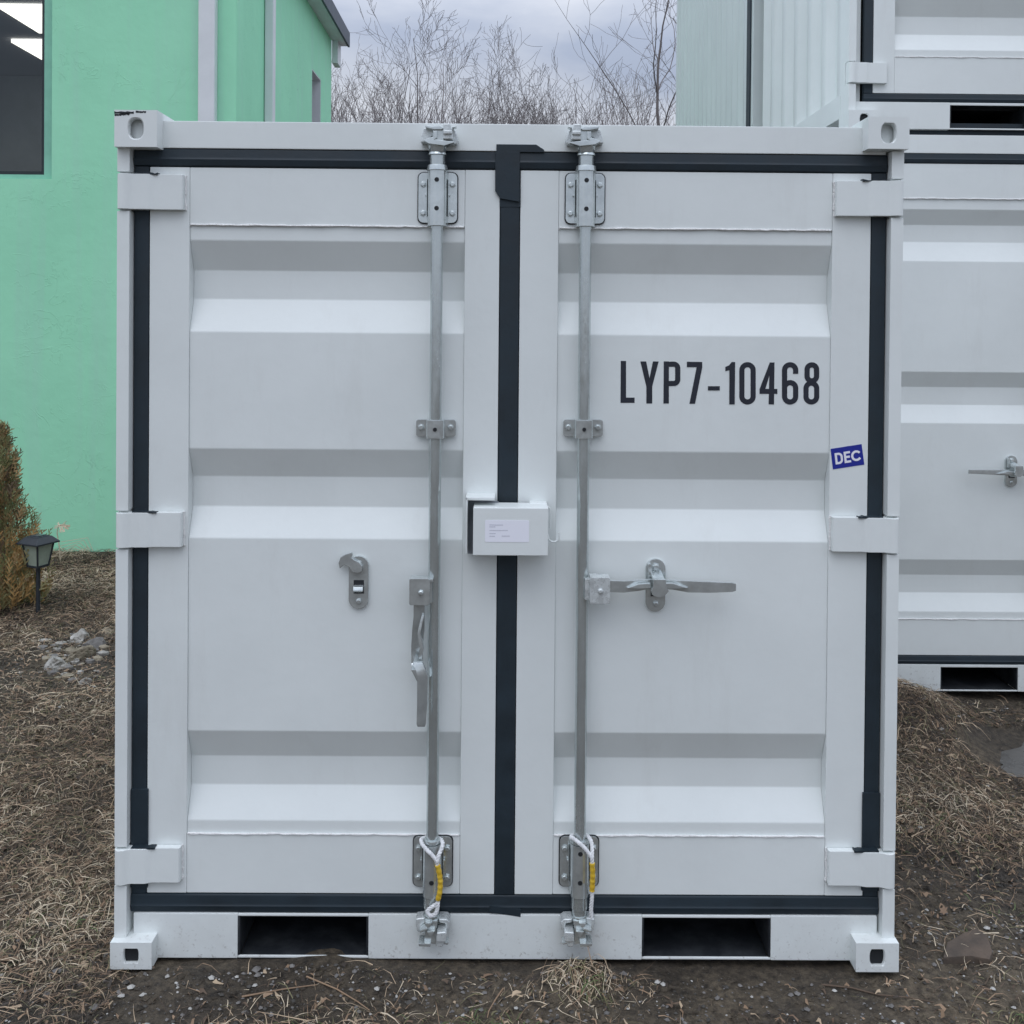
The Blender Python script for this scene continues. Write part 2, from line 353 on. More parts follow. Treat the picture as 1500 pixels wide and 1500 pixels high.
# puddle: irregular shallow sheet of wet mud
pv = [(PUD[0], PUD[1], 0)]
for k in range(48):
    t = 2*math.pi*k/48; rr = 1+.18*math.sin(3*t+1)+.10*math.sin(7*t)+.05*math.sin(13*t+2)
    pv.append((PUD[0]+.46*rr*math.cos(t), PUD[1]+.25*rr*math.sin(t), 0))
zp = float(gh(*PUD))+.028
mb = MB(); mb.add([(a, b, zp) for a, b, c in pv], [(0, 1+k, 1+(k+1) % 48) for k in range(48)]); o = mb.build('puddle', M['puddle']); tag(o, kind='structure')

# ------------------------------------------------------------------ container builder
def rrect(x0, x1, z0, z1, r, n=4):
    pts = []
    for cx, cz, a0 in ((x1-r, z1-r, 0), (x0+r, z1-r, 90), (x0+r, z0+r, 180), (x1-r, z0+r, 270)):
        for k in range(n+1):
            t = R(a0+90*k/n); pts.append((cx+r*math.cos(t), cz+r*math.sin(t)))
    return pts
def casting(name, x0, x1, z0, z1, parent, mt, hollow, depth=.16, hole=(.045, .062), cx=None, cz=None):
    """corner block with an oblong hole in its front face"""
    cx = (x0+x1)/2 if cx is None else cx; cz = (z0+z1)/2 if cz is None else cz
    mb = MB(); hw, hh = hole[0]/2, hole[1]/2
    angs = sorted(set([2*math.pi*k/28 for k in range(28)]+[math.atan2(b-cz, a-cx) % (2*math.pi) for a in (x0, x1) for b in (z0, z1)]))
    inn = []; outp = []
    for t in angs:
        c, s = math.cos(t), math.sin(t)
        k = (abs(c/hw)**2.7+abs(s/hh)**2.7)**(-1/2.7); inn.append((cx+c*k, cz+s*k))
        k = min(((x1-cx) if c > 0 else (x0-cx))/c if abs(c) > 1e-9 else 9, ((z1-cz) if s > 0 else (z0-cz))/s if abs(s) > 1e-9 else 9)
        outp.append((cx+c*k, cz+s*k))
    n = len(angs); d = .012 if hollow else .022
    vs = [(a, 0, b) for a, b in outp]+[(a, 0, b) for a, b in inn]+[(a, d, b) for a, b in outp]+[(a, d, b) for a, b in inn]+[(a, .0035, b) for a, b in inn]
    # slight chamfer round the hole
    for k in range(n): a, b = inn[k]; vs[n+k] = (cx+(a-cx)*1.12, 0, cz+(b-cz)*1.12)
    fs = []
    for k in range(n):
        j = (k+1) % n
        fs += [(k, n+k, n+j, j)[::-1], (n+k, 4*n+k, 4*n+j, n+j)[::-1], (4*n+k, 3*n+k, 3*n+j, 4*n+j)[::-1]]
    mb.add(vs, fs)
    # shell behind the face
    t = .018
    mb.box(x0, x0+t, .0001, depth, z0, z1); mb.box(x1-t, x1, .0001, depth, z0, z1)
    mb.box(x0+t, x1-t, .0001, depth, z0, z0+t); mb.box(x0+t, x1-t, .0001, depth, z1-t, z1)
    mb.box(x0+t, x1-t, (.12 if hollow else .034), depth-.001, z0+t, z1-t)
    return mb.build(name, mt, parent, recalc=True)

def corr_side(parent, x, y0, y1, z0, z1, sgn, mt, pitch=.278, dep=.036, name='side_wall'):
    """side wall with vertical trapezoid corrugation, sgn = outward direction in x"""
    ys = []; y = y0
    while y < y1:
        for f, dd in ((0, 0), (.25, 0), (.27, .1), (.48, .9), (.50, 1), (.75, 1), (.77, .9), (.98, .1)):
            yy = y+f*pitch
            if yy < y1: ys.append((yy, dd*dep))
        y += pitch
    ys.append((y1, 0)); n = len(ys)
    vs = [(x-sgn*d, y, z0) for y, d in ys]+[(x-sgn*d, y, z1) for y, d in ys]
    mb = MB(); mb.add(vs, [(k, k+1, n+k+1, n+k)[::(1 if sgn > 0 else -1)] for k in range(n-1)])
    return mb.build(name, mt, parent)

def prof_rib(zt, zb, ribs, yf, yd):
    """door panel profile from top to bottom with fillets at the folds; ribs = (lip_top, deep_top, deep_bot, lip_bot)"""
    p = [(yf, zt)]
    for a, b, c, d in ribs:
        e = .0035
        def mix(u, v, t): return (u[0]+(v[0]-u[0])*t, u[1]+(v[1]-u[1])*t)
        k = [(yf, a), (yd, b), (yd, c), (yf, d)]; prev = p[-1]
        nxt = (yf, d-.03)
        seq = [prev]+k+[nxt]
        for j in range(1, 5):
            q = seq[j]; u = seq[j-1]; v = seq[j+1]
            lu = math.hypot(u[0]-q[0], u[1]-q[1]); lv = math.hypot(v[0]-q[0], v[1]-q[1])
            p.append(mix(q, u, min(.4, e/lu))); p.append(mix(q, v, min(.4, e/lv)))
    p.append((yf, zb)); return p

def hinge(parent, xo, xi, z0, z1, mt, n='hinge'):
    """strap with rolled knuckle: xo = outer edge of the post side, xi = end on the door"""
    s = 1 if xi > xo else -1; w = abs(xi-xo); k = .040
    P = [(0, .058), (0, .034), (.004, .024), (.012, .017), (.024, .016), (.034, .019), (.042, .024), (.052, .027), (.092, .027), (.102, .030), (.114, .035), (w-.004, .035), (w, .039), (w, .058)]
    mb = MB(); mb.prism([(xo+s*a, b) for a, b in P], z0, z1, 'z')
    return mb.build(n, mt, parent, bevel=.0022, recalc=True)
def weld(parent, x0, x1, z, y, mt, r=.0032):
    rn = random.Random(int(abs(z*1e4))); k = max(8, int(abs(x1-x0)/.02))
    pts = [(x0+(x1-x0)*i/k, y+rn.uniform(-.0006, .0006), z+rn.uniform(-.0012, .0012)) for i in range(k+1)]
    pts = [(x0-.001, y+.004, z-.004)]+pts+[(x1+.001, y+.004, z-.004)]
    return MB().tube(pts, [r*rn.uniform(.7, 1.25) for _ in pts], 6).build('weld_bead', mt, parent)
def bolt(mb, x, y, z, r, h):
    mb.cyl((x, y, z), (x, y-h*.55, z), r*1.0, 8 if False else 6); mb.cyl((x, y-h*.2, z), (x, y-h, z), r*.93, 12, r1=r*.6)

YD, YF, YP = .060, .066, .107       # door frame face, panel flat, panel recess
def rod_set(par, C, top, bot, zs, full=True):
    """locking rod. C = x of axis, zs = dict of heights; cams and brackets are its parts"""
    ya = .028
    rod = thing('locking_rod', (0, 0, 0)); rod.parent = par
    r = .0195
    return rod

def make_door(par, S, side, mt):
    d = thing('door'); d.parent = par
    x0, x1 = S['door_x'][side]; p0, p1 = S['panel_x'][side]; zb, zt = S['door_z']; wt, wb = S['weld_z']
    mb = MB()
    mb.box(x0, p0, YD, YD+.075, zb, zt); mb.box(p1, x1, YD, YD+.075, zb, zt)
    mb.box(p0+.0001, p1-.0001, YD+.0008, YD+.075, wt, zt-.0002); mb.box(p0+.0001, p1-.0001, YD+.0008, YD+.075, zb+.0002, wb)
    mb.build('door_frame', mt, d, bevel=.003)
    mb = MB(); mb.sheet_x(prof_rib(wt, wb, S['ribs'], YF, YP), p0+.0005, p1-.0005)
    mb.build('door_panel', mt, d, wn=True, ang=60)
    weld(d, p0+.004, p1-.004, wt, YD, M['weld']); weld(d, p0+.004, p1-.004, wb, YD, M['weld'])
    for z0, z1 in S['hinge_z']:
        xo = S['post_o'][side]; xi = S['hinge_i'][side]
        hinge(d, xo, xi, z0, z1, mt)
        if S.get('patch'):
            rw = random.Random(int(z0*1000)+side); e_ = .006 if xi > xo else -.006
            pts = [(xi+e_*rw.uniform(-.1, .5), YD-.001, z0+(z1-z0)*k/14) for k in range(15)]
            MB().tube(pts, [rw.uniform(.0022, .0048) for _ in pts], 6).build('weld_bead', M['weld'], d)
            lo_, hi_ = sorted((xo+(xi-xo)*.25, xo+(xi-xo)*.62)); k = 9; up_ = [(lo_+(hi_-lo_)*j/k, z1+rw.uniform(.001, .006)) for j in range(k+1)]
            MB().prism([(lo_, z1-.002)]+[(hi_, z1-.002)]+up_[::-1], .030, .052).build('rubber_shard', M['rubber'], d)
    return d

def gasket_strip(mb, pts_fn, a0, a1, c0, c1, axis):
    """ribbed rubber lip: along axis from a0 to a1, across c0..c1"""
    wd = c1-c0; n = 9
    prof = [(0, .070), (.03, .060), (.10, .0565), (.40, .0520), (.46, .0545), (.54, .0550), (.88, .0570), (.97, .060), (1, .070), (1, .085), (0, .085)]
    if axis == 'z': prof = [(0, .064), (.03, .0605), (.07, .0595), (.5, .0585), (.93, .0595), (.97, .0605), (1, .064), (1, .085), (0, .085)]
    if axis == 'x': mb.prism([(y, c0+f*wd) for f, y in prof], a0, a1, 'x')
    else: mb.prism([(c0+f*wd, y) for f, y in prof], a0, a1, 'z')

def container(name, S, origin, mt, L_, doors=True, side_dark=False, mtp=None):
    root = thing(name, origin)
    W2 = S['W2']; H = S['H']
    # corner castings
    for (a0, a1, b0, b1, hollow) in S['cast']:
        ct_ = casting('corner_casting', a0, a1, b0, b1, root, mt, hollow)
        if hollow: MB().box(a0+.0185, a1-.0185, .0125, .014, b0+.02, b1-.02).build('hole_shade', M['dark'], ct_)  # dark plate stands in for the shade inside the hole
    # rear castings
    for sx in (-1, 1):
        for z0, z1 in ((S.get('foot', 0), .118), (H-.118, H)):
            MB().box(sx*W2, sx*(W2-.16), L_-.16, L_, z0, z1).build('corner_casting', mt, root, bevel=.004)
    # corner posts: front bar segments between hinges plus post body
    for sd_ in (0, 1):
        xo = S['post_o'][sd_]; s = 1 if sd_ == 0 else -1; pw = .040
        z = S['cast'][0][2] if False else .10
        cuts = sorted(S['hinge_z']); segs = []; lo = S['post_z'][0]
        for a, b in cuts: segs.append((lo, a-.006)); lo = b+.006
        segs.append((lo, S['post_z'][1]))
        mb = MB()
        for a, b in segs:
            if b > a: mb.box(xo+s*.001, xo+s*pw, .027, .085, a, b)
        for a, b in cuts: mb.box(xo+s*.004, xo+s*.036, .042, .084, a-.008, b+.008)
        mb.build('hinge_post', mt, root, bevel=.0028)
        mb = MB(); mb.box(xo+s*.002, xo+s*.080, .0861, .16, S['post_z'][0]-.02, S['post_z'][1]+.02)
        mb.build('corner_post', mt, root)
    # rails
    zt0, zt1 = S['rail_top']; mb = MB(); xe = W2-.135
    mb.box(-W2+.05, W2-.05, .055, .16, zt0, zt1); mb.build('top_rail', mt, root, bevel=.004)
    zb0, zb1 = S['rail_bot']; pk = S['pockets']; pz0, pz1 = S['pocket_z']
    mb = MB(); e = [-W2+.05]
    for a, b in pk: e += [a, b]
    e.append(W2-.05)
    for k in range(0, len(e), 2): mb.box(e[k], e[k+1], .052, .16, zb0, zb1)
    for a, b in pk:
        if pz1 < zb1-.003: mb.box(a-.0002, b+.0002, .0535, .062, pz1, zb1-.0003)
        mb.box(a-.0002, b+.0002, .0535, .0605, zb0+.0002, zb0+.008)
    mb.build('bottom_rail', mt, root, bevel=.003)
    for a, b in pk:
        mb = MB(); t = .003
        mb.box(a+t*2, b-t*2, .0615, L_-.1, zb0-.001, zb0+.003); mb.box(a+t*2, b-t*2, .0625, L_-.1, pz1+.001, pz1+.004)
        mb.box(a+.0003, a+t*2, .0545, L_-.1, zb0+.0095, pz1-.0005); mb.box(b-t*2, b-.0003, .0545, L_-.1, zb0+.0095, pz1-.0005)
        mb.box(a+.01, b-.01, .75, .76, zb0+.004, pz1)
        mb.build('fork_pocket', M['pocket'], root)
    # box shell
    corr_side(root, -W2+.012, .165, L_-.165, .15, H-.12, -1, mtp or mt); corr_side(root, W2-.012, .165, L_-.165, .15, H-.12, 1, mtp or mt)
    for sx in (-1, 1):
        MB().box(sx*(W2-.004), sx*(W2-.075), .161, L_-.161, .03, .155).build('side_rail', mt, root, bevel=.004)
        MB().box(sx*(W2-.004), sx*(W2-.064), .161, L_-.161, H-.125, H-.03).build('roof_rail', mt, root, bevel=.004)
    MB().box(-W2+.066, W2-.066, .161, L_-.161, H-.075, H-.045).build('roof', mt, root)
    MB().box(-W2+.08, W2-.08, .165, L_-.161, .158, .19).build('floor', M['pocket'], root)
    mb = MB(); mb.box(-W2+.05, W2-.05, L_-.06, L_-.02, .05, H-.05); mb.build('rear_wall', mt, root)
    if not doors: return root, None
    # seals
    gl, gr_ = S['gasket_x']; gb, gt = S['gasket_z']; dz0, dz1 = S['door_z']
    dl0, dl1 = S['door_x'][0]; dr0, dr1 = S['door_x'][1]
    mb = MB()
    gasket_strip(mb, None, gl, gr_, dz1+.001, gt, 'x'); gasket_strip(mb, None, gl, gr_, gb, dz0-.001, 'x')
    gasket_strip(mb, None, dz0-.0008, dz1+.0008, gl, dl0-.001, 'z'); gasket_strip(mb, None, dz0-.0008, dz1+.0008, dr1+.001, gr_, 'z')
    if S.get('patch'):
        X0, X1 = dl1, dr0
        # overlapping flaps at the top of the middle seam and at the lower seam ends
        a, b, c, e2 = S['patch']
        mb.prism([(a, c), (b-.025, c), (b, c-.016), (b, c-.024), (a, c-.024)], .0512, .07)
        mb.prism([(a-.003, c-.023), (X1-.003, c-.023), (X1-.003, e2-.034), (X0+.001, e2-.024), (a-.003, e2)], .0508, .07)
        mb.prism([(X0-.0005, e2+.01), (X1+.001, e2+.01), (X1+.001, e2-.05), (X0-.0005, e2-.05)], .0576, .07)
        mb.prism([(X0-.014, gb+.01), (X1+.020, gb-.006), (X1+.020, gb+.02), (X0-.014, gb+.03)], .051, .07)
        mb.box(gl-.0, dl0+.0045, .0525, .065, dz0+.02, dz0+.33); mb.box(dr1-.0055, gr_, .0525, .065, dz0+.02, dz0+.33)
    mb.build('frame_seal', M['rubber'], root, bevel=.0015, recalc=True)
    D = []
    for sd_ in (0, 1): D.append(make_door(root, S, sd_, mt))
    mb = MB(); gasket_strip(mb, None, dz0-.0005, dz1+.0005, dl1+.001, dr0-.001, 'z'); mb.build('seam_seal', M['rubber'], root, bevel=.0015, recalc=True)
    # near-black sheet standing in for the shade behind the door gaps
    MB().box(gl-.02, gr_+.02, .140, .150, gb-.02, gt+.02).build('gap_shade_sheet', M['dark'], root)
    return root, D

# --- galvanised hardware, all in container-local metres
def bearing(par, c, z0, z1, zc0, zc1, plate_y=.058):
    """plate with four bolts and a long sleeve round the rod"""
    o = MB(); o.prism(rrect(c-.0605, c+.0605, z0, z1, .016), plate_y-.006, plate_y+.001)
    # folded channel: sleeve half-round with shoulders
    pr = [(-.033, .052), (-.030, .040), (-.0285, .028)]+[(-.0285*math.cos(R(a)), .024-.0255*math.sin(R(a))) for a in range(10, 171, 16)]+[(.0285, .028), (.030, .040), (.033, .052)]
    o.prism([(c+x, y) for x, y in pr], zc0, zc1, 'z')
    zm = (z0+z1)/2
    for sx in (-1, 1):
        for z in (z0+.030, z1-.036): bolt(o, c+sx*.0455, plate_y-.006, z, .0105, .009)
        o.cyl((c+sx*.036, .05, zm+.008), (c+sx*.036, .040, zm+.008), .0035, 8)
        o.box(c+sx*.0325, c+sx*.0345, .04, .053, z0+.02, z1-.02)
    b = o.build('bearing_bracket', M['galv'], par, bevel=.0012, recalc=True)
    for z in (z0+.040, z1-.028): MB().cyl((c, .003, z), (c, -.0022, z), .0072, 14).build('bolt_hole_shade', M['dark'], b)  # dark discs on the sleeve: the shade of the holes as colour
    # near-black rim: the shaded gap line round the plate, drawn as a solid
    MB().prism(rrect(c-.0635, c+.0635, z0-.003, z1+.003, .018), plate_y-.0015, plate_y+.0015).build('rim_gap_shade', M['dark'], b)
    return b
def rod_guide(par, c, z0, z1):
    o = MB(); o.prism(rrect(c-.062, c+.062, z0+.002, z1-.002, .008), .050, .0585)
    pr = [(-.029, .052), (-.028, .02)]+[(-.027*math.cos(R(a)), .016-.013*math.sin(R(a))) for a in range(10, 171, 20)]+[(.028, .02), (.029, .052)]
    o.prism([(c+x, y) for x, y in pr], z0, z1, 'z')
    for sx in (-1, 1): bolt(o, c+sx*.046, .051, (z0+z1)/2+.002, .011, .010)
    b = o.build('rod_guide', M['galv'], par, bevel=.0012, recalc=True)
    MB().cyl((c, .006, (z0+z1)/2), (c, .0005, (z0+z1)/2), .0062, 14).build('bolt_hole_shade', M['dark'], b)  # dark disc on the guide, painting the shade of its hole
    return b
def poly(pts, fn): return [fn(a, b) for a, b in pts]
def cams(par, c, zr, sgn, up, sc_=1.0):
    """lock cam turned into its keeper; offsets in metres from rod axis / rail reference; sgn mirrors, up flips"""
    k = 1/12.5/476.8
    def T(a, b): return (c+sgn*(a-765)*k*sc_, zr-(b-300)*k*sc_)
    def B(a, b): return (c+sgn*(a-415)*k*12.5/8.333*sc_, zr-(b-1040)*k*12.5/8.333*sc_)
    o = MB(); q = MB(); q2 = MB()
    if up:
        q.prism(poly([(520, 350), (700, 385), (720, 470), (640, 520), (690, 560), (540, 620), (455, 615), (470, 500)], T), .012, .055)
        q2.prism(poly([(1000, 300), (1100, 400), (1150, 560), (1120, 640), (1000, 640), (900, 560), (900, 330)], T), .020, .055)
        q2.prism(poly([(880, 300), (1010, 300), (1045, 430), (1060, 590), (880, 590)], T), -.018, .03)
        q2.prism(poly([(885, 430), (1045, 430), (1050, 505), (885, 510)], T), -.026, -.010)
        o.prism(poly([(545, 335), (680, 350), (830, 345), (880, 380), (860, 410), (720, 412), (560, 378)], T), -.016, .024)
        o.prism(poly([(690, 400), (880, 400), (890, 650), (680, 650)], T), -.006, .04)
        o.prism(poly([(700, 440), (770, 430), (770, 560), (720, 600)], T), -.016, -.002)
        o.prism(poly([(535, 595), (690, 540), (760, 590), (1080, 625), (1085, 645), (900, 700), (620, 668), (540, 625)], T), -.014, .03)
        o.prism(poly([(1040, 345), (1115, 335), (1120, 355), (1040, 380)], T), -.01, .02)
    else:
        q.prism(poly([(225, 1050), (330, 1035), (335, 1100), (285, 1130), (345, 1215), (300, 1240), (240, 1205), (222, 1120)], B), .012, .053)
        q2.prism(poly([(505, 1040), (610, 1045), (645, 1080), (640, 1180), (590, 1170), (585, 1100), (510, 1085)], B), .008, .053)
        q2.prism(poly([(490, 1150), (600, 1140), (612, 1180), (600, 1265), (485, 1265)], B), -.018, .03)
        q2.prism(poly([(492, 1262), (598, 1262), (560, 1345), (498, 1348)], B), -.010, .03)
        o.prism(poly([(325, 1040), (500, 1040), (480, 1130), (478, 1335), (330, 1300), (345, 1150)], B), -.002, .045)
        o.prism(poly([(270, 1130), (370, 1095), (380, 1120), (290, 1160)], B), -.016, .02)
        o.prism(poly([(260, 1285), (415, 1288), (415, 1330), (270, 1325)], B), -.016, .03)
        o.prism(poly([(365, 1138), (465, 1132), (418, 1218)], B), -.018, .0)
        o.prism(poly([(335, 1045), (430, 1045), (400, 1110), (360, 1110)], B), -.012, .01)
        o.prism(poly([(560, 1290), (635, 1310), (620, 1335), (560, 1320)], B), -.004, .03)
    for q in (q, q2): q.build('cam_keeper', M['cast'], par, bevel=.004, seg=3, recalc=True)
    o.build('cam', M['galv'], par, bevel=.003, seg=2, recalc=True)
def bent_bar(mb, pts, h, t):
    """flat bar running along pts [(x,y,z,height,thickness)] with varying section, in the xz-plane facing -y"""
    n = len(pts); vs = []; fs = []
    for i, (x, y, z, hh, tt) in enumerate(pts):
        a = Vector(pts[max(i-1, 0)][:3]); b = Vector(pts[min(i+1, n-1)][:3]); d = (b-a); d = Vector((d.x, 0, d.z)).normalized(); nn = Vector((-d.z, 0, d.x))
        for s, yy in ((1, -tt/2), (1, tt/2), (-1, tt/2), (-1, -tt/2)):
            p = Vector((x, y, z))+nn*s*hh/2; vs.append((p.x, y+yy, p.z))
    for i in range(n-1):
        for j in range(4): fs.append((i*4+j, i*4+(j+1) % 4, (i+1)*4+(j+1) % 4, (i+1)*4+j))
    fs += [(3, 2, 1, 0), ((n-1)*4, (n-1)*4+1, (n-1)*4+2, (n-1)*4+3)]
    mb.add(vs, fs)

def make_rod(root, c_top, c_bot, zz, fn, sgn):
    """fn maps photo px to local x,z on the rod plane"""
    rod = thing('locking_rod', (0, 0, 0)); rod.parent = root
    ya = .026; c = (c_top+c_bot)/2
    mb = MB()
    mb.cyl((c, ya, zz['rod_bot']), (c, ya, zz['rod_top']), .0185, 28)
    for z0, z1, r, r1 in zz['collars']: mb.cyl((c, ya, z0), (c, ya, z1), r, 28, r1)
    mb.build('rod', M['galv_rod'], rod, bevel=.0012)
    return rod

# ------------------------------------------------------------------ front container
def Lx(px, py, Y=.0): return FX(px, py, Y)
def Lz(px, py, Y=.0): return FZ(px, py, Y)
YC = 0.0
S = {}
S['W2'] = 1.219; S['H'] = 2.642
S['cast'] = [
    (-1.219, Lx(230, 190), Lz(200, 215), Lz(200, 161), False),
    (Lx(1272, 200), 1.219, Lz(1305, 218), Lz(1305, 171), False),
    (-1.222, Lx(222, 1400), Lz(190, 1420), Lz(190, 1381), True),
    (Lx(1254, 1400), 1.219, Lz(1285, 1424), Lz(1285, 1382), True)]
S['post_o'] = (-1.2215, 1.216)
S['post_z'] = (Lz(175, 1381), Lz(175, 208))
S['hinge_z'] = [(Lz(215, 306, .02), Lz(215, 254, .02)), (Lz(215, 803, .02), Lz(215, 752, .02)), (Lz(215, 1297, .02), Lz(215, 1246, .02))]
S['hinge_i'] = ((Lx(267, 280, .03)+Lx(265, 778, .03)+Lx(262, 1270, .03))/3, (Lx(1228, 290, .03)+Lx(1218, 785, .03)+Lx(1216, 1275, .03))/3)
S['rail_top'] = (Lz(745, 222, YD), Lz(745, 182, YD))
S['rail_bot'] = (Lz(745, 1403, YD), Lz(745, 1338, YD))
S['gasket_x'] = (-1.2215+.042, 1.216-.042)
S['gasket_z'] = (Lz(745, 1338.5, YD), Lz(745, 221.5, YD))
S['door_z'] = (Lz(500, 1309, YD), Lz(500, 247, YD))
S['door_x'] = (((Lx(219, 400, YD)+Lx(216, 1100, YD))/2, Lx(728.8, 700, YD)), (Lx(758.8, 700, YD), (Lx(1277, 400, YD)+Lx(1264, 1100, YD))/2))
S['panel_x'] = ((Lx(276, 700, YD), Lx(678, 700, YD)), (Lx(815, 700, YD), Lx(1215, 700, YD)))
S['weld_z'] = (Lz(500, 331, YD), Lz(500, 1222, YD))
def rb(a, b, c, d, px=450): return (Lz(px, a, YF), Lz(px, b, YP), Lz(px, c, YP), Lz(px, d, YF))
S['ribs'] = [rb(353, 397, 439, 487), rb(658, 698, 742, 789), rb(1071, 1107, 1149, 1202)]
S['pockets'] = [(Lx(349, 1370, YD), Lx(540, 1370, YD)), (Lx(940, 1370, YD), Lx(1128, 1370, YD))]
S['pocket_z'] = (Lz(745, 1403, YD), Lz(745, 1342, YD))
S['patch'] = (Lx(727, 230, YD), Lx(797, 225, YD), Lz(745, 212, YD), Lz(735, 280, YD))
front, FD = container('shipping_container', S, (0, 0, 0), M['white'], 2.99)
for a, b, c_h, d_h in ((167.5, 196, 163.5, 166.5), (176, 190, 166, 168.4), (199, 214, 162.8, 165), (168, 181, 167, 169.3)):
    rw = random.Random(int(a*10)); k = 9; xs = [a+(b-a)*j/k for j in range(k+1)]
    up_ = [(FX(x, c_h+rw.uniform(-.5, .6)), FZ(x, c_h+rw.uniform(-.6, .6))) for x in xs]; dn_ = [(FX(x, d_h+rw.uniform(-.8, .8)), FZ(x, d_h+rw.uniform(-.8, .8))) for x in xs]
    MB().prism(up_+dn_[::-1], -.0007-.0002*(int(a) % 3), .001).build('paint_chip', M['pocket'], front)
tag(front, 'white steel shipping container in the foreground marked LYP7-10468 with both doors closed', 'shipping container')

for sd_, (ct, cb) in enumerate((((640, 330), (633, 1230)), ((857.5, 330), (850, 1230)))):
    c = (FX(*ct, .02)+FX(*cb, .02))/2
    z = lambda py, px=ct[0], Y=.02: FZ(px, py, Y)
    sgn = 1 if sd_ == 0 else -1
    oy = 0 if sd_ == 0 else 1
    rod = thing('locking_rod'); rod.parent = front
    mb = MB(); ya = .026
    mb.cyl((c, ya, z(1360)), (c, ya, z(214+oy)), .0188, 28)
    for a, b, r, r1 in ((223, 213, .0255, .029), (227, 223, .029, .026), (250, 242, .0325, .030), (243, 227, .0235, .0235), (1330, 1305, .0255, .0255), (1342, 1330, .0225, .0225), (1345, 1339, .026, .026), (1234, 1229, .027, .025)):
        mb.cyl((c, ya, z(a+oy)), (c, ya, z(b+oy)), r, 28, r1)
    mb.build('rod', M['galv_rod'], rod, bevel=.0015)
    bearing(rod, c, z(325+oy), z(251+oy), z(331+oy), z(247+oy)); bearing(rod, c, z(1307), z(1233), z(1312), z(1236))
    rod_guide(rod, c, z(642), z(615))
    cams(rod, c, z(184+oy*1), sgn, True); cams(rod, c, z(1343), sgn, False)
    # handles
    if sd_ == 0:
        hx = FX(616, 865, .0); hz = FZ(616, 865, 0)
        mb = MB(); mb.prism(rrect(hx-.033, hx+.030, hz-.040, hz+.042, .006), -.022, -.006); mb.box(hx-.033, hx-.022, -.020, .035, hz-.034, hz+.040)
        mb.box(hx-.030, hx+.04, -.018, .030, hz+.030, hz+.0405); mb.box(hx+.020, hx+.036, -.008, .030, hz-.038, hz+.038)
        bolt(mb, hx+.003, -.022, hz-.001, .010, .008)
        h = mb.build('handle_hub', M['galv'], rod, bevel=.002, recalc=True)
        mb = MB()
        P = lambda px, py, Y, hh, tt: (FX(px, py, Y), Y, FZ(px, py, Y), hh, tt)
        bent_bar(mb, [P(614, 872, 0, .034, .012), P(614, 902, 0, .034, .012), P(613, 922, .012, .038, .014), P(611, 945, .020, .036, .012), P(611, 970, .018, .036, .010), P(614, 985, -.01, .034, .010)], 0, 0)
        bent_bar(mb, [P(620, 900, -.006, .008, .02), P(614, 925, -.012, .010, .024), P(618, 948, -.014, .012, .026), P(616, 965, -.010, .010, .022), P(619, 985, -.016, .008, .02)], 0, 0)
        bent_bar(mb, [P(605, 971, -.03, .010, .012), P(614, 975, -.045, .03, .018), P(619, 990, -.052, .033, .012), P(618.5, 1030, -.048, .031, .012), P(617, 1060, -.046, .028, .012), P(617, 1064, -.046, .022, .010)], 0, 0)
        mb.prism([(FX(a, b), FZ(a, b)) for a, b in ((604, 973), (612, 973), (627, 994), (625, 999), (617, 999))], -.050, .01)
        mb.build('door_handle', M['galv'], rod, bevel=.0018, recalc=True)
    else:
        hx = FX(878, 863, .0); hz = FZ(878, 863, 0)
        mb = MB(); mb.prism(rrect(hx-.031, hx+.031, hz-.041, hz+.041, .007), -.022, -.006); mb.box(hx-.030, hx+.030, -.020, .035, hz+.030, hz+.040)
        mb.box(hx-.045, hx-.025, -.006, .03, hz-.032, hz+.032); bolt(mb, hx+.001, -.022, hz, .010, .008)
        h = mb.build('handle_hub', M['cast'], rod, bevel=.0025, recalc=True)
        mb = MB()
        P = lambda px, py, Y, hh, tt: (FX(px, py, Y), Y, FZ(px, py, Y), hh, tt)
        bent_bar(mb, [P(886, 858, 0, .036, .012), P(914, 859, 0, .036, .012), P(935, 857, .012, .034, .012), P(952, 855, .016, .030, .012), P(985, 856, .016, .030, .012), P(1008, 859, 0, .036, .009),
                      P(1040, 860, -.006, .034, .008), P(1072, 860, -.010, .029, .008), P(1078, 860, -.010, .022, .008)], 0, 0)
        # pressed ridges either side of the catch
        mb.prism([(FX(a, b), FZ(a, b)) for a, b in ((918, 860), (935, 854), (952, 853), (952, 860), (935, 861))], -.014, .004)
        mb.prism([(FX(a, b), FZ(a, b)) for a, b in ((974, 853), (985, 853), (1007, 860), (990, 861), (974, 861))], -.014, .004)
        mb.build('door_handle', M['galv'], rod, bevel=.0018, recalc=True)

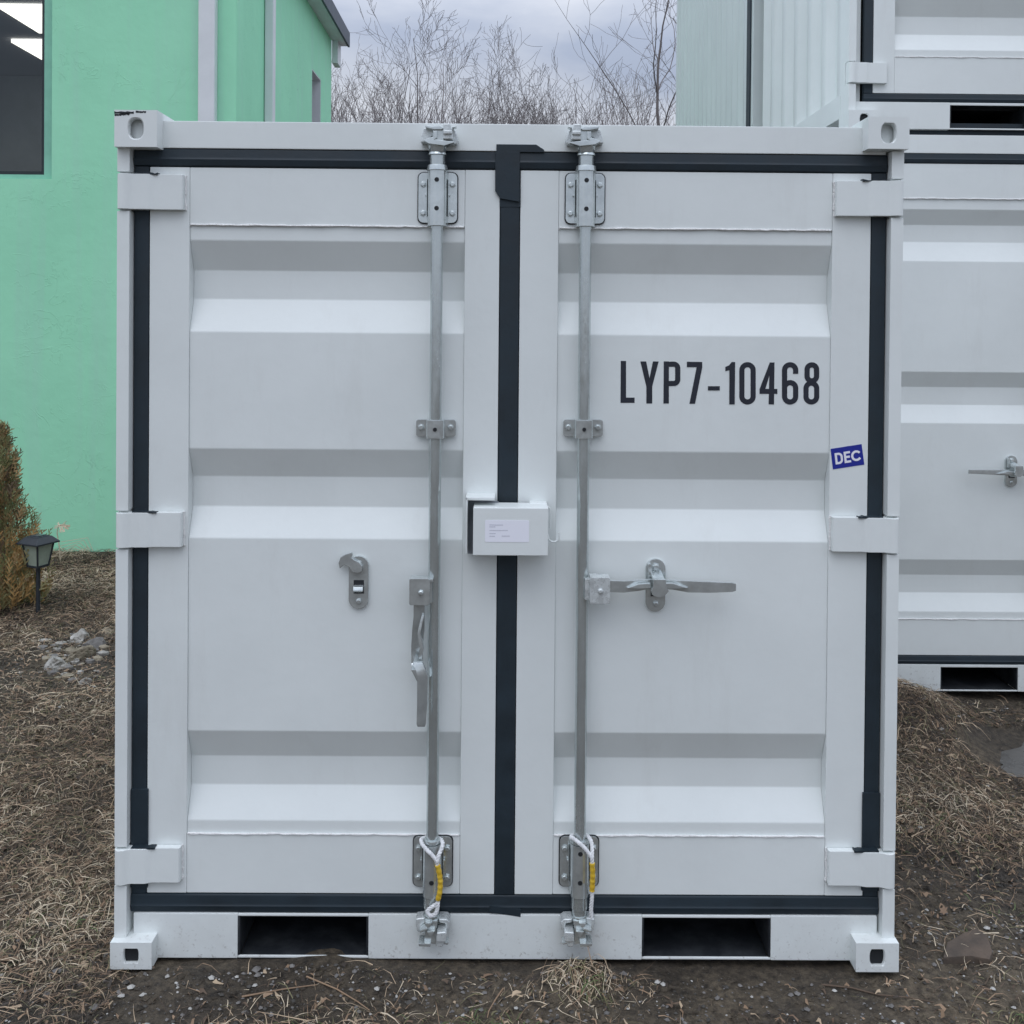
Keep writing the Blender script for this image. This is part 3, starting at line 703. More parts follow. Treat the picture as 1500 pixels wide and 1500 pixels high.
# handle catches on the door panels
def catch(par, cx, cz, open_, k=1.0, mirror=1):
    """oval plate with slot tongue, two bolts; open_ shows the swinging hook turned away, otherwise it covers the bar"""
    mb = MB(); w = .031*k; h = .083*k
    pts = [(cx+w*math.cos(R(a)), cz-(h-w)+w*math.sin(R(a))) for a in range(180, 361, 15)]+[(cx+w*math.cos(R(a)), cz+(h-w)+w*math.sin(R(a))) for a in range(0, 181, 15)]
    mb.prism(pts, YF-.012, YF+.001)
    bolt(mb, cx+.001, YF-.012, cz-.058*k, .010*k, .007); bolt(mb, cx, YF-.012, cz+.058*k, .013*k, .012)
    mb.prism([(YF-.010, cz-.006*k), (YF-.030, cz-.010*k), (YF-.034, cz-.020*k), (YF-.028, cz-.026*k), (YF-.010, cz-.022*k)], cx-.014*k, cx+.016*k, 'x')
    o = mb.build('handle_catch', M['galv'], par, bevel=.0015, recalc=True)
    MB().box(cx-.015*k, cx+.017*k, YF-.0135, YF-.011, cz-.034*k, cz+.008*k).build('slot_shade', M['dark'], o)  # dark slab on the plate, painting the shade in the slot
    mb = MB()
    if open_:
        q = [(-3, 12), (3, -2), (-7, -10), (-16, -14), (-22, -22), (-24, -32), (-18, -40), (-10, -43), (-26, -48), (-40, -44), (-52, -34), (-58, -18), (-56, -2), (-48, -12), (-40, -8), (-30, 2), (-26, 14), (-18, 18), (-8, 18)]
        q = [(-28, 10), (-44, 2), (-58, 14), (-62, -4), (-56, -22), (-40, -32), (-20, -38), (-17, -30), (-22, -22), (-12, -14), (4, -6), (14, 6), (12, 22), (-2, 28), (-18, 24)]
        mb.prism([(cx+a*PM*k*.47, cz+.060*k-b*PM*k*.47) for a, b in q], YF-.026, YF-.013)
    else:
        mb.prism([(cx+a*k, cz+b*k) for a, b in ((-.020, .040), (.018, .040), (.022, .014), (.028, .004), (.016, -.010), (.004, -.016), (-.006, -.016), (-.020, -.010), (-.026, .004), (-.020, .016))], -.032, -.016)
        mb.prism([(YF-.012, cz+.048*k), (-.030, cz+.038*k), (-.030, cz+.028*k), (YF-.012, cz+.030*k)], cx-.019*k, cx+.017*k, 'x')
        mb.prism(rrect(cx-.026*k, cx-.016*k, cz+.020*k, cz+.072*k, .004), YF-.03, YF-.012)
    mb.build('catch_hook', M['galv'], o, bevel=.002, recalc=True)
    return o
catch(FD[0], FX(526, 855, YF), FZ(526, 852, YF), True)
catch(FD[1], FX(959.5, 856, YF), FZ(959.5, 856, YF), False)

# lock box over the middle seam
lb = thing('lock_box'); lb.parent = front
yb = -.055
mb = MB(); x0, x1 = FX(693, 780, yb), FX(803, 780, yb); z0, z1 = FZ(748, 814, yb), FZ(748, 744, yb)
mb.box(x0, x1, yb, yb+.005, z0, z1); mb.box(x0+.0002, x1-.0002, yb+.005, .04, z1-.005, z1-.0002); mb.box(x1-.005, x1-.0002, yb+.005, .058, z0+.0002, z1-.0052)
mb.box(x1-.055, x1-.001, .02, .06, z1-.0045, z1+.002); mb.box(x0+.0002, x1-.0002, yb+.005, .0, z0+.0002, z0+.005)
mb.build('box_cover', M['white'], lb, bevel=.003, seg=3)
mb = MB(); a0, a1 = FX(682, 770, -.02), FX(725, 727, -.02)
mb.box(a0, a0+.006, -.022, .0595, FZ(684, 811, -.02), FZ(684, 728, -.02)); mb.box(a0, a1, -.022, .0595, FZ(700, 733, -.02), FZ(700, 728.5, -.02))
mb.build('box_bracket', M['white'], lb, bevel=.0022)
MB().box(a0+.006, a0+.10, .030, .034, FZ(684, 811, .03), FZ(684, 734, .03)).build('inner_shade', mat('inner_shade_grey', (.20, .22, .25), .6, vary=.3, vscale=20), lb)  # grey plate: shading inside the bracket put into its colour
pts = []
for t in range(0, 13):
    a = R(185+t*14); pts.append((FX(811, 786, -.01)+.0155*math.cos(a)*1.1, -.01, FZ(811, 786, -.01)+.0165*math.sin(a)))
pts = [(x1-.004, -.01, FZ(805, 777, -.01))]+pts+[(FX(818.5, 782, -.01), -.01, FZ(819, 780, -.01))]
MB().tube(pts, .0032, 8).build('keeper_hook', M['white'], lb)
MB().tube([(x1-.002, .01, z1-.004), (x1+.007, .01, z1-.012), (x1+.009, .012, z1-.03), (x1+.009, .015, z1-.075)], .0028, 8).build('hinge_wire', M['white'], lb)
# paper label with its faint lines of print
q = [FX(710.5, 780, yb), FX(775, 780, yb), FZ(745, 794, yb), FZ(745, 762, yb)]
lab = MB().prism(rrect(q[0], q[1], q[2], q[3], .004), yb-.0008, yb-.0001).build('paper_label', M['paper'], lb)
mb = MB(); rn = random.Random(3)
for ln, (py, xa, xb_) in enumerate(((769, 717, 737), (771.8, 717, 725), (777, 717, 744), (781.5, 717, 726), (785.5, 717, 724), (785.2, 735, 747))):
    x = xa
    while x < xb_:
        wl = rn.uniform(.5, 1.2); mb.box(FX(x, py, yb), FX(x+wl, py, yb), yb-.0011, yb-.0007, FZ(740, py+.7, yb), FZ(740, py-.7, yb)); x += wl+.35
mb.build('label_print', M['stk_txt'], lab)

# lettering: strokes as thin raised ribbons
def ribbon(mb, pts, w_, y0, y1, closed=False):
    q_ = []
    for p in pts:
        if not q_ or (Vector(p)-Vector(q_[-1])).length > 1e-5: q_.append(p)
    if closed and (Vector(q_[0])-Vector(q_[-1])).length < 1e-5: q_.pop()
    pts = q_; n = len(pts); Lp = []; Rp = []
    for i in range(n):
        p = Vector(pts[i]); a = Vector(pts[i-1]) if (i > 0 or closed) else None; b = Vector(pts[(i+1) % n]) if (i < n-1 or closed) else None
        d1 = (p-a).normalized() if a is not None else None; d2 = (b-p).normalized() if b is not None else None
        d1 = d1 or d2; d2 = d2 or d1
        n1 = Vector((-d1.y, d1.x)); n2 = Vector((-d2.y, d2.x)); mm = (n1+n2); mm = mm/mm.length; k = w_/2/max(.4, mm.dot(n1))
        Lp.append(p+mm*k); Rp.append(p-mm*k)
    cnt = n if closed else n-1
    for i in range(cnt):
        j = (i+1) % n
        mb.prism([(Lp[i].x, Lp[i].y), (Lp[j].x, Lp[j].y), (Rp[j].x, Rp[j].y), (Rp[i].x, Rp[i].y)], y0, y1)
def arc(cx, cy, r, a0, a1, n=8): return [(cx+r*math.cos(R(a0+(a1-a0)*k/n)), cy-r*math.sin(R(a0+(a1-a0)*k/n))) for k in range(n+1)]
def loop(x0, y0, x1, y1, r): return arc(x1-r, y0+r, r, 0, 90)+arc(x0+r, y0+r, r, 90, 180)+arc(x0+r, y1-r, r, 180, 270)+arc(x1-r, y1-r, r, 270, 360)
G = []
G += [('p', [(88, 85), (123, 85), (123, 329), (180, 329), (180, 364), (86, 364)])]
G += [('p', [(218, 88), (257, 88), (279, 200), (302, 88), (340, 88), (297, 255), (297, 368), (258, 368), (258, 255)])]
G += [('p', [(374, 88), (408, 88), (408, 368), (372, 368)]), ('s', [(405, 107)]+arc(440, 133, 27, 90, 0)+arc(440, 208, 27, 0, -90)+[(405, 235)])]
G += [('p', [(528, 90), (630, 92), (630, 127), (582, 370), (545, 370), (593, 126), (528, 126)])]
G += [('p', [(668, 253), (747, 253), (747, 281), (668, 281)])]
G += [('p', [(826, 92), (849, 92), (846, 374), (810, 374), (811, 146), (784, 153), (784, 124), (808, 115)])]
G += [('c', loop(894, 110, 969, 358, 37))]
G += [('p', [(1079, 95), (1111, 95), (1108, 374), (1072, 374)]), ('p', [(1080, 95), (1092, 130), (1049, 275), (1012, 285), (1012, 272)]), ('p', [(1012, 271), (1130, 271), (1130, 304), (1012, 304)])]
G += [('c', loop(1178, 229, 1252, 358, 37)), ('s', [(1178, 300), (1178, 147)]+arc(1215, 147, 37, 180, 90)[1:]+arc(1215, 147, 37, 90, 0)[1:]+[(1252, 170)])]
G += [('c', loop(1328, 111, 1391, 217, 31)), ('c', loop(1321, 233, 1392, 358, 35))]
mb = MB(); K = 330/1500
for i, (kind, pts) in enumerate(G):
    y1 = YF-.0002; y0 = y1-.0006-.0001*(i % 7)
    W_ = lambda p: (FX(890+p[0]*K, 510+p[1]*K, YF), FZ(890+p[0]*K, 510+p[1]*K, YF))
    P_ = [W_(p) for p in pts]
    if kind == 'p': mb.prism(P_, y0, y1)
    else: ribbon(mb, P_, 34.5*K/470, y0, y1, kind == 'c')
mb.build('lettering', M['ink'], FD[1], smooth=False)

# month sticker
st = []
for a, b in ((1216.5, 657.5), (1262, 650.5), (1266, 680.5), (1220, 687.5)): st.append((FX(a, b, YD), FZ(a, b, YD)))
stk = MB().prism(st, YD-.0010, YD-.0002).build('month_sticker', M['blue'], FD[1])
o_ = Vector(st[0]); ux = (Vector(st[1])-o_); uz = (Vector(st[3])-o_)
def SU(a, b): v = o_+ux*a+uz*b; return (v.x, v.y)
def un(p): return SU(p[0]/100, p[1]/65)
mb = MB()
for i, (kind, pts) in enumerate([('c', [(14, 19), (22, 19)]+arc(22, 29, 10, 80, 10, 5)+[(32, 36)]+arc(22, 38, 10, -10, -80, 5)+[(22, 48), (14, 48)]),
                                 ('s', [(60, 19), (43, 19), (43, 48), (60.5, 48)]), ('s', [(43, 33), (58, 33)]),
                                 ('s', arc(79, 33.5, 13.5, 35, 325, 16))]):
    ribbon(mb, [un(p) for p in pts], .0072*.95, YD-.0016-.0001*i, YD-.0008, kind == 'c')
mb.build('sticker_lettering', M['stk'], stk, smooth=False)

# ropes hanging from the rods
def rope(pts, name_label, sleeve, yy):
    t = thing('tie_rope', (FX(pts[0][0], pts[0][1], yy), yy, FZ(pts[0][0], pts[0][1], yy)))
    tag(t, name_label, 'rope')
    org = Vector(t.location)
    def dense(ps, n=12):
        P = [Vector((FX(a, b, y), y, FZ(a, b, y)))-org for a, b, y in ps]; outp = []
        for i in range(len(P)-1):
            a = P[max(i-1, 0)]; b = P[i]; c = P[i+1]; d = P[min(i+2, len(P)-1)]
            for k in range(n):
                u = k/n; outp.append(.5*((2*b)+(c-a)*u+(2*a-5*b+4*c-d)*u*u+(3*b-a-3*c+d)*u**3))
        outp.append(P[-1]); return outp
    mb = MB()
    for path in pts[1:]:
        D_ = dense(path)
        # three-strand twist
        s = 0; a = None; strands = [[], [], []]
        for i, p in enumerate(D_):
            d = (D_[min(i+1, len(D_)-1)]-D_[max(i-1, 0)]).normalized()
            if a is None: a = d.orthogonal().normalized()
            a = (a-d*a.dot(d)).normalized(); b = d.cross(a)
            if i: s += (p-D_[i-1]).length
            for k in range(3):
                th = s/.028*2*math.pi+k*2.094; strands[k].append(p+(a*math.cos(th)+b*math.sin(th))*.0030)
        for k in range(3): mb.tube(strands[k], .0036, 7)
    mb.build('rope_strand', M['rope'], t)
    mb = MB(); D_ = dense(sleeve); rn = random.Random(2)
    mb.tube(D_, [.0082*(1+.07*math.sin(i*.9)) for i in range(len(D_))], 12); mb.build('yellow_sleeve', M['sleeve'], t)
    if len(pts) == 3 or True:
        pass
    return t
y1_ = -.012
k = 1/8.333
def Zm(a, b, y): return (580+a*k, 1220+b*k, y)
rope([(633, 1230), [Zm(500, 350, -.02), Zm(440, 270, -.018), Zm(370, 200, -.008), Zm(318, 130, .008), Zm(318, 75, .03), Zm(420, 50, .052), Zm(535, 75, .03), Zm(572, 130, .008), Zm(550, 210, -.008), Zm(515, 290, -.018), Zm(505, 350, -.02)],
      [Zm(505, 330, -.022), Zm(505, 390, -.018), Zm(530, 520, -.016), Zm(540, 650, -.016), Zm(515, 790, -.014), Zm(505, 860, -.012), Zm(430, 910, -.012), Zm(385, 960, -.014), Zm(420, 1010, -.016), Zm(480, 985, -.018), Zm(505, 920, -.018), Zm(510, 850, -.018)]],
     'white rope with yellow sleeve looped on the left locking rod, knotted end curled up', [Zm(508, 392, -.020), Zm(530, 500, -.018), Zm(542, 600, -.018), Zm(535, 720, -.018), Zm(512, 815, -.016)], y1_)
k2 = 400/1500
def Zn(a, b, y): return (550+a*k2, 1180+b*k2, y)
rope([(850, 1230), [Zn(1190, 290, -.02), Zn(1150, 235, -.015), Zn(1100, 190, .0), Zn(1075, 170, .02), Zn(1115, 158, .052), Zn(1165, 168, .03), Zn(1188, 210, .005), Zn(1190, 290, -.018)],
      [Zn(1188, 280, -.02), Zn(1190, 320, -.02), Zn(1192, 400, -.018), Zn(1190, 470, -.016), Zn(1188, 520, -.014), Zn(1184, 570, -.012), Zn(1186, 615, -.010)]],
     'white rope with yellow sleeve looped on the right locking rod, hanging straight down', [Zn(1190, 315, -.021), Zn(1193, 370, -.019), Zn(1192, 420, -.018), Zn(1190, 468, -.017)], y1_)

# ------------------------------------------------------------------ stacked containers to the right
Y0 = 2.15
def bz(py, Y=0): return FZ(1400, py, Y0+Y)
def bx(px, py=600, Y=0): return FX(px, py, Y0+Y)
XL = FX(1241, 120, Y0); XC = XL+1.219
ZB = bz(190)-2.896
B = {}
B['W2'] = 1.219; B['H'] = 2.890
cw = .135
B['cast'] = [(-1.219, -1.219+.162, 2.772, 2.890, False), (1.219-.162, 1.219, 2.772, 2.890, False), (-1.219, -1.219+.162, 0, .118, True), (1.219-.162, 1.219, 0, .118, True)]
B['post_o'] = (-1.214, 1.214); B['post_z'] = (.118, 2.772)
hz0 = FZ(1275, 122, Y0)-(ZB+2.896); hz1 = FZ(1275, 92, Y0)-(ZB+2.896)
B['hinge_z'] = [(hz0, hz1), (1.36, 1.47), (2.44, 2.55)]
B['hinge_i'] = (FX(1301, 105, Y0)-XC, 1.0)
B['rail_top'] = (bz(225, YD)-ZB, bz(198, YD)-ZB)
B['rail_bot'] = (bz(1012, YD)-ZB, bz(973, YD)-ZB)
B['gasket_x'] = (FX(1262, 100, Y0+YD)-XC, -(FX(1262, 100, Y0+YD)-XC))
B['gasket_z'] = (bz(973.5, YD)-ZB, bz(224.5, YD)-ZB)
B['door_z'] = (bz(960, YD)-ZB, bz(240, YD)-ZB)
dx = FX(1276, 100, Y0+YD)-XC; px_ = FX(1308, 50, Y0+YD)-XC
B['door_x'] = ((dx, -.03), (.03, -dx)); B['panel_x'] = ((px_, -.14), (.14, -px_))
B['weld_z'] = (bz(291, YD)-ZB, bz(907, YD)-ZB)
def rb2(a, b, c, d): return (bz(a, YF)-ZB, bz(b, YP)-ZB, bz(c, YP)-ZB, bz(d, YF)-ZB)
B['ribs'] = [rb2(307, 330, 355, 383), rb2(545, 567, 593, 620), rb2(820, 842, 868, 896)]
p0 = bx(1377, 990, YD)-XC; p1 = bx(1490, 990, YD)-XC
B['pockets'] = [(p0, p1), (-p1, -p0)]; B['pocket_z'] = (B['rail_bot'][0], bz(977, YD)-ZB)

def back_hardware(root, D, full=True):
    c = FX(1541, 692, Y0)-XC
    for sg in (1, -1):
        cc = c*sg
        rod = thing('locking_rod'); rod.parent = root
        mb = MB(); zt = B['rail_top'][0]; zb = B['rail_bot'][1]
        mb.cyl((cc, .026, zb-.05), (cc, .026, zt+.05), .0185, 20); mb.build('rod', M['galv_rod'], rod)
        bearing(rod, cc, zt-.23, zt-.075, zt-.24, zt-.065); bearing(rod, cc, zb+.06, zb+.215, zb+.05, zb+.22)
        rod_guide(rod, cc, 1.55, 1.605)
        cams(rod, cc, B['rail_top'][1]-.005, sg, True); cams(rod, cc, zb-.01, sg, False)
        hz_ = bz(692)-ZB
        mb = MB(); d_ = -sg
        x = lambda t: cc+d_*t
        bent_bar(mb, [(x(.02), 0, hz_-.004, .034, .012), (x(.10), 0, hz_-.002, .034, .012), (x(.16), .012, hz_, .030, .012), (x(.22), .012, hz_, .030, .012), (x(.30), 0, hz_+.002, .026, .010), (x(.44), -.008, hz_+.006, .020, .010)], 0, 0)
        mb.prism([(x(.10), hz_-.006), (x(.15), hz_+.010), (x(.23), hz_+.010), (x(.29), hz_-.004), (x(.2), hz_-.010)], -.014, .004)
        mb.prism(rrect(cc+min(d_*.02, d_*.08), cc+max(d_*.02, d_*.08), hz_-.04, hz_+.04, .007), -.02, -.006)
        mb.build('door_handle', M['galv'], rod, bevel=.0018, recalc=True)
        catch(D[0] if sg == 1 else D[1], x(.185), hz_, False)
WF = M['white_far']
low, LD = container('shipping_container', B, (XC, Y0, ZB), M['white'], 2.0, mtp=WF)
back_hardware(low, LD)
tag(low, 'white container standing on the mud at the right edge, lower one of the stack', 'shipping container', 'white containers stacked at the right')
B2 = dict(B); B2['foot'] = -.054; B2['cast'] = B['cast'][:2]+[(a, b, -.054, .044, h) for a, b, c, d, h in B['cast'][2:]]; B2['post_z'] = (.044, 2.772)
B2['hinge_z'] = [(hz0-.043, hz1-.043)]+B['hinge_z'][1:]
upp, UD = container('shipping_container', B2, (XC+.012, Y0+.004, ZB+2.950), WF, 2.0, mtp=WF)
back_hardware(upp, UD)
tag(upp, 'white container stacked on top at the right edge, doors facing the camera', 'shipping container', 'white containers stacked at the right')
MB().box(-1.05, 1.05, .085, .16, B["H"]-.02, B["H"]+.056).build('stack_gap_shade', M['rubber'], low)  # black bar added as the shade in the gap between the stacked containers
# the stack further back, seen from its side
TY = Y0+2.0+.05
for lvl in range(2):
    rt_ = thing("shipping_container", (XC+.004*lvl, TY, ZB+2.896*lvl))
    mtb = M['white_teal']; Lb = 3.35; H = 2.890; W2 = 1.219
    for sx in (-1, 1):
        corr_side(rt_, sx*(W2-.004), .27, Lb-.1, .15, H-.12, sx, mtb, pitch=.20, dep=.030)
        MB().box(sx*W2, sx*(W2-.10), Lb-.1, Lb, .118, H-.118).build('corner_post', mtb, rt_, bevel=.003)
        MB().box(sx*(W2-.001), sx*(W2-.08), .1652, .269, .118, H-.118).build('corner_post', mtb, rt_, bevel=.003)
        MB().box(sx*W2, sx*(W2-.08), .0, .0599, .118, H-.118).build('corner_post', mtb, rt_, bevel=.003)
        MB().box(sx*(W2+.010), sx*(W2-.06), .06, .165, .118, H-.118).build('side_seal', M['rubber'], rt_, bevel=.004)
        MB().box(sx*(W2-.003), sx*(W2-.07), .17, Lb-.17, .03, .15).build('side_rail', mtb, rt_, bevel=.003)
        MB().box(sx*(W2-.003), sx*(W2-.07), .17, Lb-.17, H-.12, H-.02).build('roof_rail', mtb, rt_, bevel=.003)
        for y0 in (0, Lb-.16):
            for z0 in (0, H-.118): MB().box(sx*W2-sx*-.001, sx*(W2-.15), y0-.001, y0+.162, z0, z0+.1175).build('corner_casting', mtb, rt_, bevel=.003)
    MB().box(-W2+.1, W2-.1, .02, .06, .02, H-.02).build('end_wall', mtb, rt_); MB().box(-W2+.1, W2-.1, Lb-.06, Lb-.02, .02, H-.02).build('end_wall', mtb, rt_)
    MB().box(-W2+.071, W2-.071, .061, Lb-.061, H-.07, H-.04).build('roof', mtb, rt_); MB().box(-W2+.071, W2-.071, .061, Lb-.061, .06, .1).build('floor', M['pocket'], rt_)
    tag(rt_, ('pale ribbed container at the bottom of the rear stack' if lvl == 0 else 'pale ribbed container with a dark vertical strip, rising against the sky'),
        'shipping container', 'white containers stacked at the right')

# ------------------------------------------------------------------ green building
BY = 5.22; BX = FX(345, 300, BY); BX0 = -9.5; BYe = 9.75; EZ = 5.55; BZ = -.05
bl = thing('green_building', ((BX+BX0)/2, (BY+BYe)/2, 0)); tag(bl, 'mint green stucco building with white downpipes standing left behind the front container', 'building')
org = Vector(bl.location)
def bb(mb, x0, x1, y0, y1, z0, z1): mb.box(x0-org.x, x1-org.x, y0-org.y, y1-org.y, z0, z1)
wx0, wx1 = -6.6, FX(76, 150, BY); wz0, wz1 = FZ(40, 262, BY), 5.0; T = .32
mb = MB()
bb(mb, BX0, wx0, BY, BY+T, BZ, EZ); bb(mb, wx1, BX, BY, BY+T, BZ, EZ); bb(mb, wx0, wx1, BY, BY+T, BZ, wz0); bb(mb, wx0, wx1, BY, BY+T, wz1, EZ)
mb.build('front_wall', M['green'], bl, smooth=False)
# side wall with a deep narrow window
sy0 = 1500*abs(BX-CAM.x)/(739-455)+CAM.y; sy1 = sy0+.55; sz0 = 3.2; sz1 = 4.86
mb = MB()
bb(mb, BX-T, BX, BY+T, sy0, BZ, EZ); bb(mb, BX-T, BX, sy1, BYe, BZ, EZ); bb(mb, BX-T, BX, sy0, sy1, BZ, sz0); bb(mb, BX-T, BX, sy0, sy1, sz1, EZ)
mb.build('side_wall', M['green'], bl, smooth=False)
mb = MB(); bb(mb, BX0, BX0+T, BY+T, BYe, BZ, EZ); bb(mb, BX0+T, BX-T, BYe-T, BYe, BZ, EZ); mb.build('rear_wall', M['green'], bl, smooth=False)
w2 = MB(); bb(w2, BX-.26, BX-.22, sy0, sy1, sz0, sz1); w2 = w2.build('window', M['downpipe'], bl)
mb = MB(); t = .012
bb(mb, BX-.22, BX-.002, sy0+.0005, sy0+t, sz0, sz1); bb(mb, BX-.22, BX-.002, sy1-t, sy1-.0005, sz0, sz1); bb(mb, BX-.22, BX-.002, sy0+t, sy1-t, sz1-t, sz1-.0005); bb(mb, BX-.22, BX+.01, sy0+t, sy1-t, sz0+.0005, sz0+t)
mb.build('reveal', M['soffit'], w2)
mb = MB(); bb(mb, BX-.215, BX-.205, sy0+.06, sy1-.06, sz0+.07, sz1-.06); mb.build('pane', mat('side_pane', (.05, .06, .07), .1), w2)
# front window: frame, panes, recess trim
fx1 = FX(66, 150, BY+.06); fz0 = FZ(40, 256, BY+.06)
mb = MB(); fw_ = .032
bb(mb, wx0+.001, fx1-fw_, BY+.07, BY+.13, fz0, fz0+fw_); bb(mb, fx1-fw_, fx1, BY+.07, BY+.13, fz0, wz1-.001); bb(mb, wx0+.001, wx0+.05, BY+.07, BY+.13, fz0+fw_, wz1-.001)
bb(mb, wx0+.05, fx1-fw_, BY+.07, BY+.13, wz1-.04, wz1-.001); bb(mb, -5.2, -5.15, BY+.07, BY+.13, fz0+fw_, wz1-.04)
bb(mb, -5.15, fx1-fw_-.001, BY+.085, BY+.12, 4.90, 4.95)
win = mb.build('window', M['winframe'], bl, bevel=.003)
mb = MB(); bb(mb, wx0+.05, fx1-fw_, BY+.098, BY+.104, fz0+fw_, wz1-.04); mb.build('pane', M['glass'], win)
mb = MB(); bb(mb, fx1+.0005, wx1-.0005, BY+.045, BY+.16, wz0+.0005, wz1-.001); bb(mb, wx0+.001, fx1, BY+.045, BY+.16, wz0+.0006, fz0-.0005); mb.build('reveal', M['green_trim'], win)
# room behind
mb = MB(); bb(mb, BX0+T+.01, BX-T-.01, BY+T+.01, BYe-T-.01, EZ-.62, EZ-.58); mb.build('ceiling', mat('room_ceiling', (.35, .37, .40), .9), bl)
mb = MB(); bb(mb, BX0+T+.01, BX-T-.01, BY+T+.01, BYe-T-.01, 2.5, 2.55); mb.build('upper_floor', M['room'], bl)
mb = MB(); bb(mb, BX0+T+.01, BX-T-.01, BY+4.0, BY+4.05, 2.56, EZ-.63); bb(mb, BX-T-.6, BX-T-.55, BY+T+.02, BY+3.99, 2.56, EZ-.63); mb.build('partition', M['room'], bl)
for (y, xa, xb_) in ((BY+1.2, -4.75, -4.12), (BY+2.4, -5.2, -4.85)):
    mb = MB(); bb(mb, xa, xb_, y, y+.85, EZ-.66, EZ-.625); mb.build('ceiling_lamp', M['tube_light'], bl)
# pipes
mb = MB(); xa, xb_ = FX(290.5, 100, BY-.08), FX(315, 100, BY-.08); bb(mb, xa, xb_, BY-.095, BY-.004, .1, EZ-.02)
for zz in (1.2, 2.9): bb(mb, xa-.006, xb_+.006, BY-.099, BY-.002, zz, zz+.03)
mb.build('downpipe', M['downpipe'], bl, bevel=.012, seg=3)
yy = 1500*abs(BX+.09-CAM.x)/(739-401)+CAM.y
mb = MB(); bb(mb, BX+.004, BX+.085, yy-.05, yy+.05, .1, EZ-.02)
mb.build('downpipe', M['downpipe'], bl, bevel=.012, seg=3)
# roof: eaves run along the side, gable faces the camera
rx = (BX+BX0)/2; rz = EZ+1.5; ov = .18
mb = MB()
mb.prism([(BX0-ov-org.x, EZ+.1), (rx-org.x, rz), (BX+ov-org.x, EZ+.1), (BX+ov-org.x, EZ+.16), (rx-org.x, rz+.08), (BX0-ov-org.x, EZ+.16)], BY-.3-org.y, BYe+.28-org.y)
rf = mb.build('roof', M['roof'], bl, smooth=False)
mb = MB(); bb(mb, BX+.001, BX+ov-.022, BY-.3, BYe+.28, EZ-.02, EZ+.01); mb.build('soffit', M['soffit'], rf)
mb = MB(); bb(mb, BX+.002, BX+.075, BYe+.02, BYe+.26, EZ-.30, EZ-.021); mb.build('gutter_end', M['downpipe'], rf)
mb = MB(); bb(mb, BX0-ov, BX0-.001, BY-.3, BYe+.28, EZ-.02, EZ+.01); mb.build('soffit', M['soffit'], rf)
mb = MB(); bb(mb, BX+ov-.02, BX+ov+.005, BY-.3, BYe+.29, EZ-.03, EZ+.15); mb.build('fascia', M['fascia'], rf)
mb = MB(); bb(mb, BX0-ov-.01, BX0-ov+.02, BY-.3, BYe+.29, EZ-.10, EZ+.17); mb.build('fascia', M['fascia'], rf)
mb = MB(); mb.prism([(BX0-org.x, EZ+.002), (BX-org.x, EZ+.002), (rx-org.x, rz-.01)], BY+.01-org.y, BY+.2-org.y); mb.build('gable', M['green'], bl, smooth=False)
mb = MB(); mb.prism([(BX0-org.x, EZ+.002), (BX-org.x, EZ+.002), (rx-org.x, rz-.01)], BYe-.2-org.y, BYe-.01-org.y)
mb.build('gable', M['green'], bl, smooth=False)

# ------------------------------------------------------------------ bare trees
def tree(px, top, dist, label, seed, stems=1, lean=0, spread=1.0, name='bare_tree', dens=1.0, cat='tree', group='bare trees behind the containers'):
    rn = random.Random(seed); Y = dist+CAM.y; top = top+8
    X = CAM.x+(px-739)/1500*dist; H = CAM.z+(473-top)/1500*dist
    root = thing(name, (X, Y, .1)); tag(root, label, cat, group)
    TM, CM_ = MB(), MB(); H -= .1
    def grow(p, d, length, r, lvl, mb):
        n = max(3, int(4+2*(3-lvl))); pts = [p.copy()]; dirs = [d.copy()]; rad = [r]
        for i in range(n):
            wob = .12+.10*lvl
            d = (d+Vector((rn.uniform(-wob, wob), rn.uniform(-wob, wob), rn.uniform(-wob*.3, wob*.6)+.05*(lvl > 0)))).normalized()
            p = p+d*length/n; pts.append(p.copy()); dirs.append(d.copy()); rad.append(max(r*(1-.88*(i+1)/n), .0046))
        mb.tube(pts, rad, 7 if lvl == 0 else (4 if lvl < 2 else 3))
        if lvl >= 3: return
        nch = {0: int(11*dens), 1: 6, 2: 4, 3: 0}[lvl]
        for k in range(nch):
            lo_ = .28 if lvl == 0 else .15
            f = lo_+(1-lo_)*(k+rn.random())/nch; idx = f*n; i = min(int(idx), n-1); u = idx-i
            bp_ = pts[i].lerp(pts[i+1], u); dd = dirs[i]
            ax = dd.orthogonal().normalized(); ax.rotate(Matrix.Rotation(rn.uniform(0, 6.28), 3, dd))
            ang = R(rn.uniform(20, 46)) if lvl < 1 else R(rn.uniform(28, 66)); nd = dd*math.cos(ang)+ax*math.sin(ang)*spread; nd.normalize()
            ll = length*((1.05-f)*.62+.12)*rn.uniform(.7, 1.15) if lvl == 0 else length*(.62-.3*f)*rn.uniform(.7, 1.2)
            grow(bp_, nd, ll, max(rad[i]*(.52 if lvl == 0 else .5), .0042), lvl+1, CM_)
    for s in range(stems):
        a = rn.uniform(0, 6.28); tl = (.0 if stems == 1 else rn.uniform(.06, .24))
        d = Vector((math.cos(a)*tl+lean, math.sin(a)*tl, 1)).normalized()
        hh = H*(1 if s == 0 else rn.uniform(.75, .97))
        grow(Vector((math.cos(a)*.12*(stems > 1), math.sin(a)*.12*(stems > 1), 0)), d, hh, (.085 if stems == 1 else .055)*H/9, 0, TM)
    TM.build('trunk', M['bark'], root); CM_.build('crown', M['bark'], root)
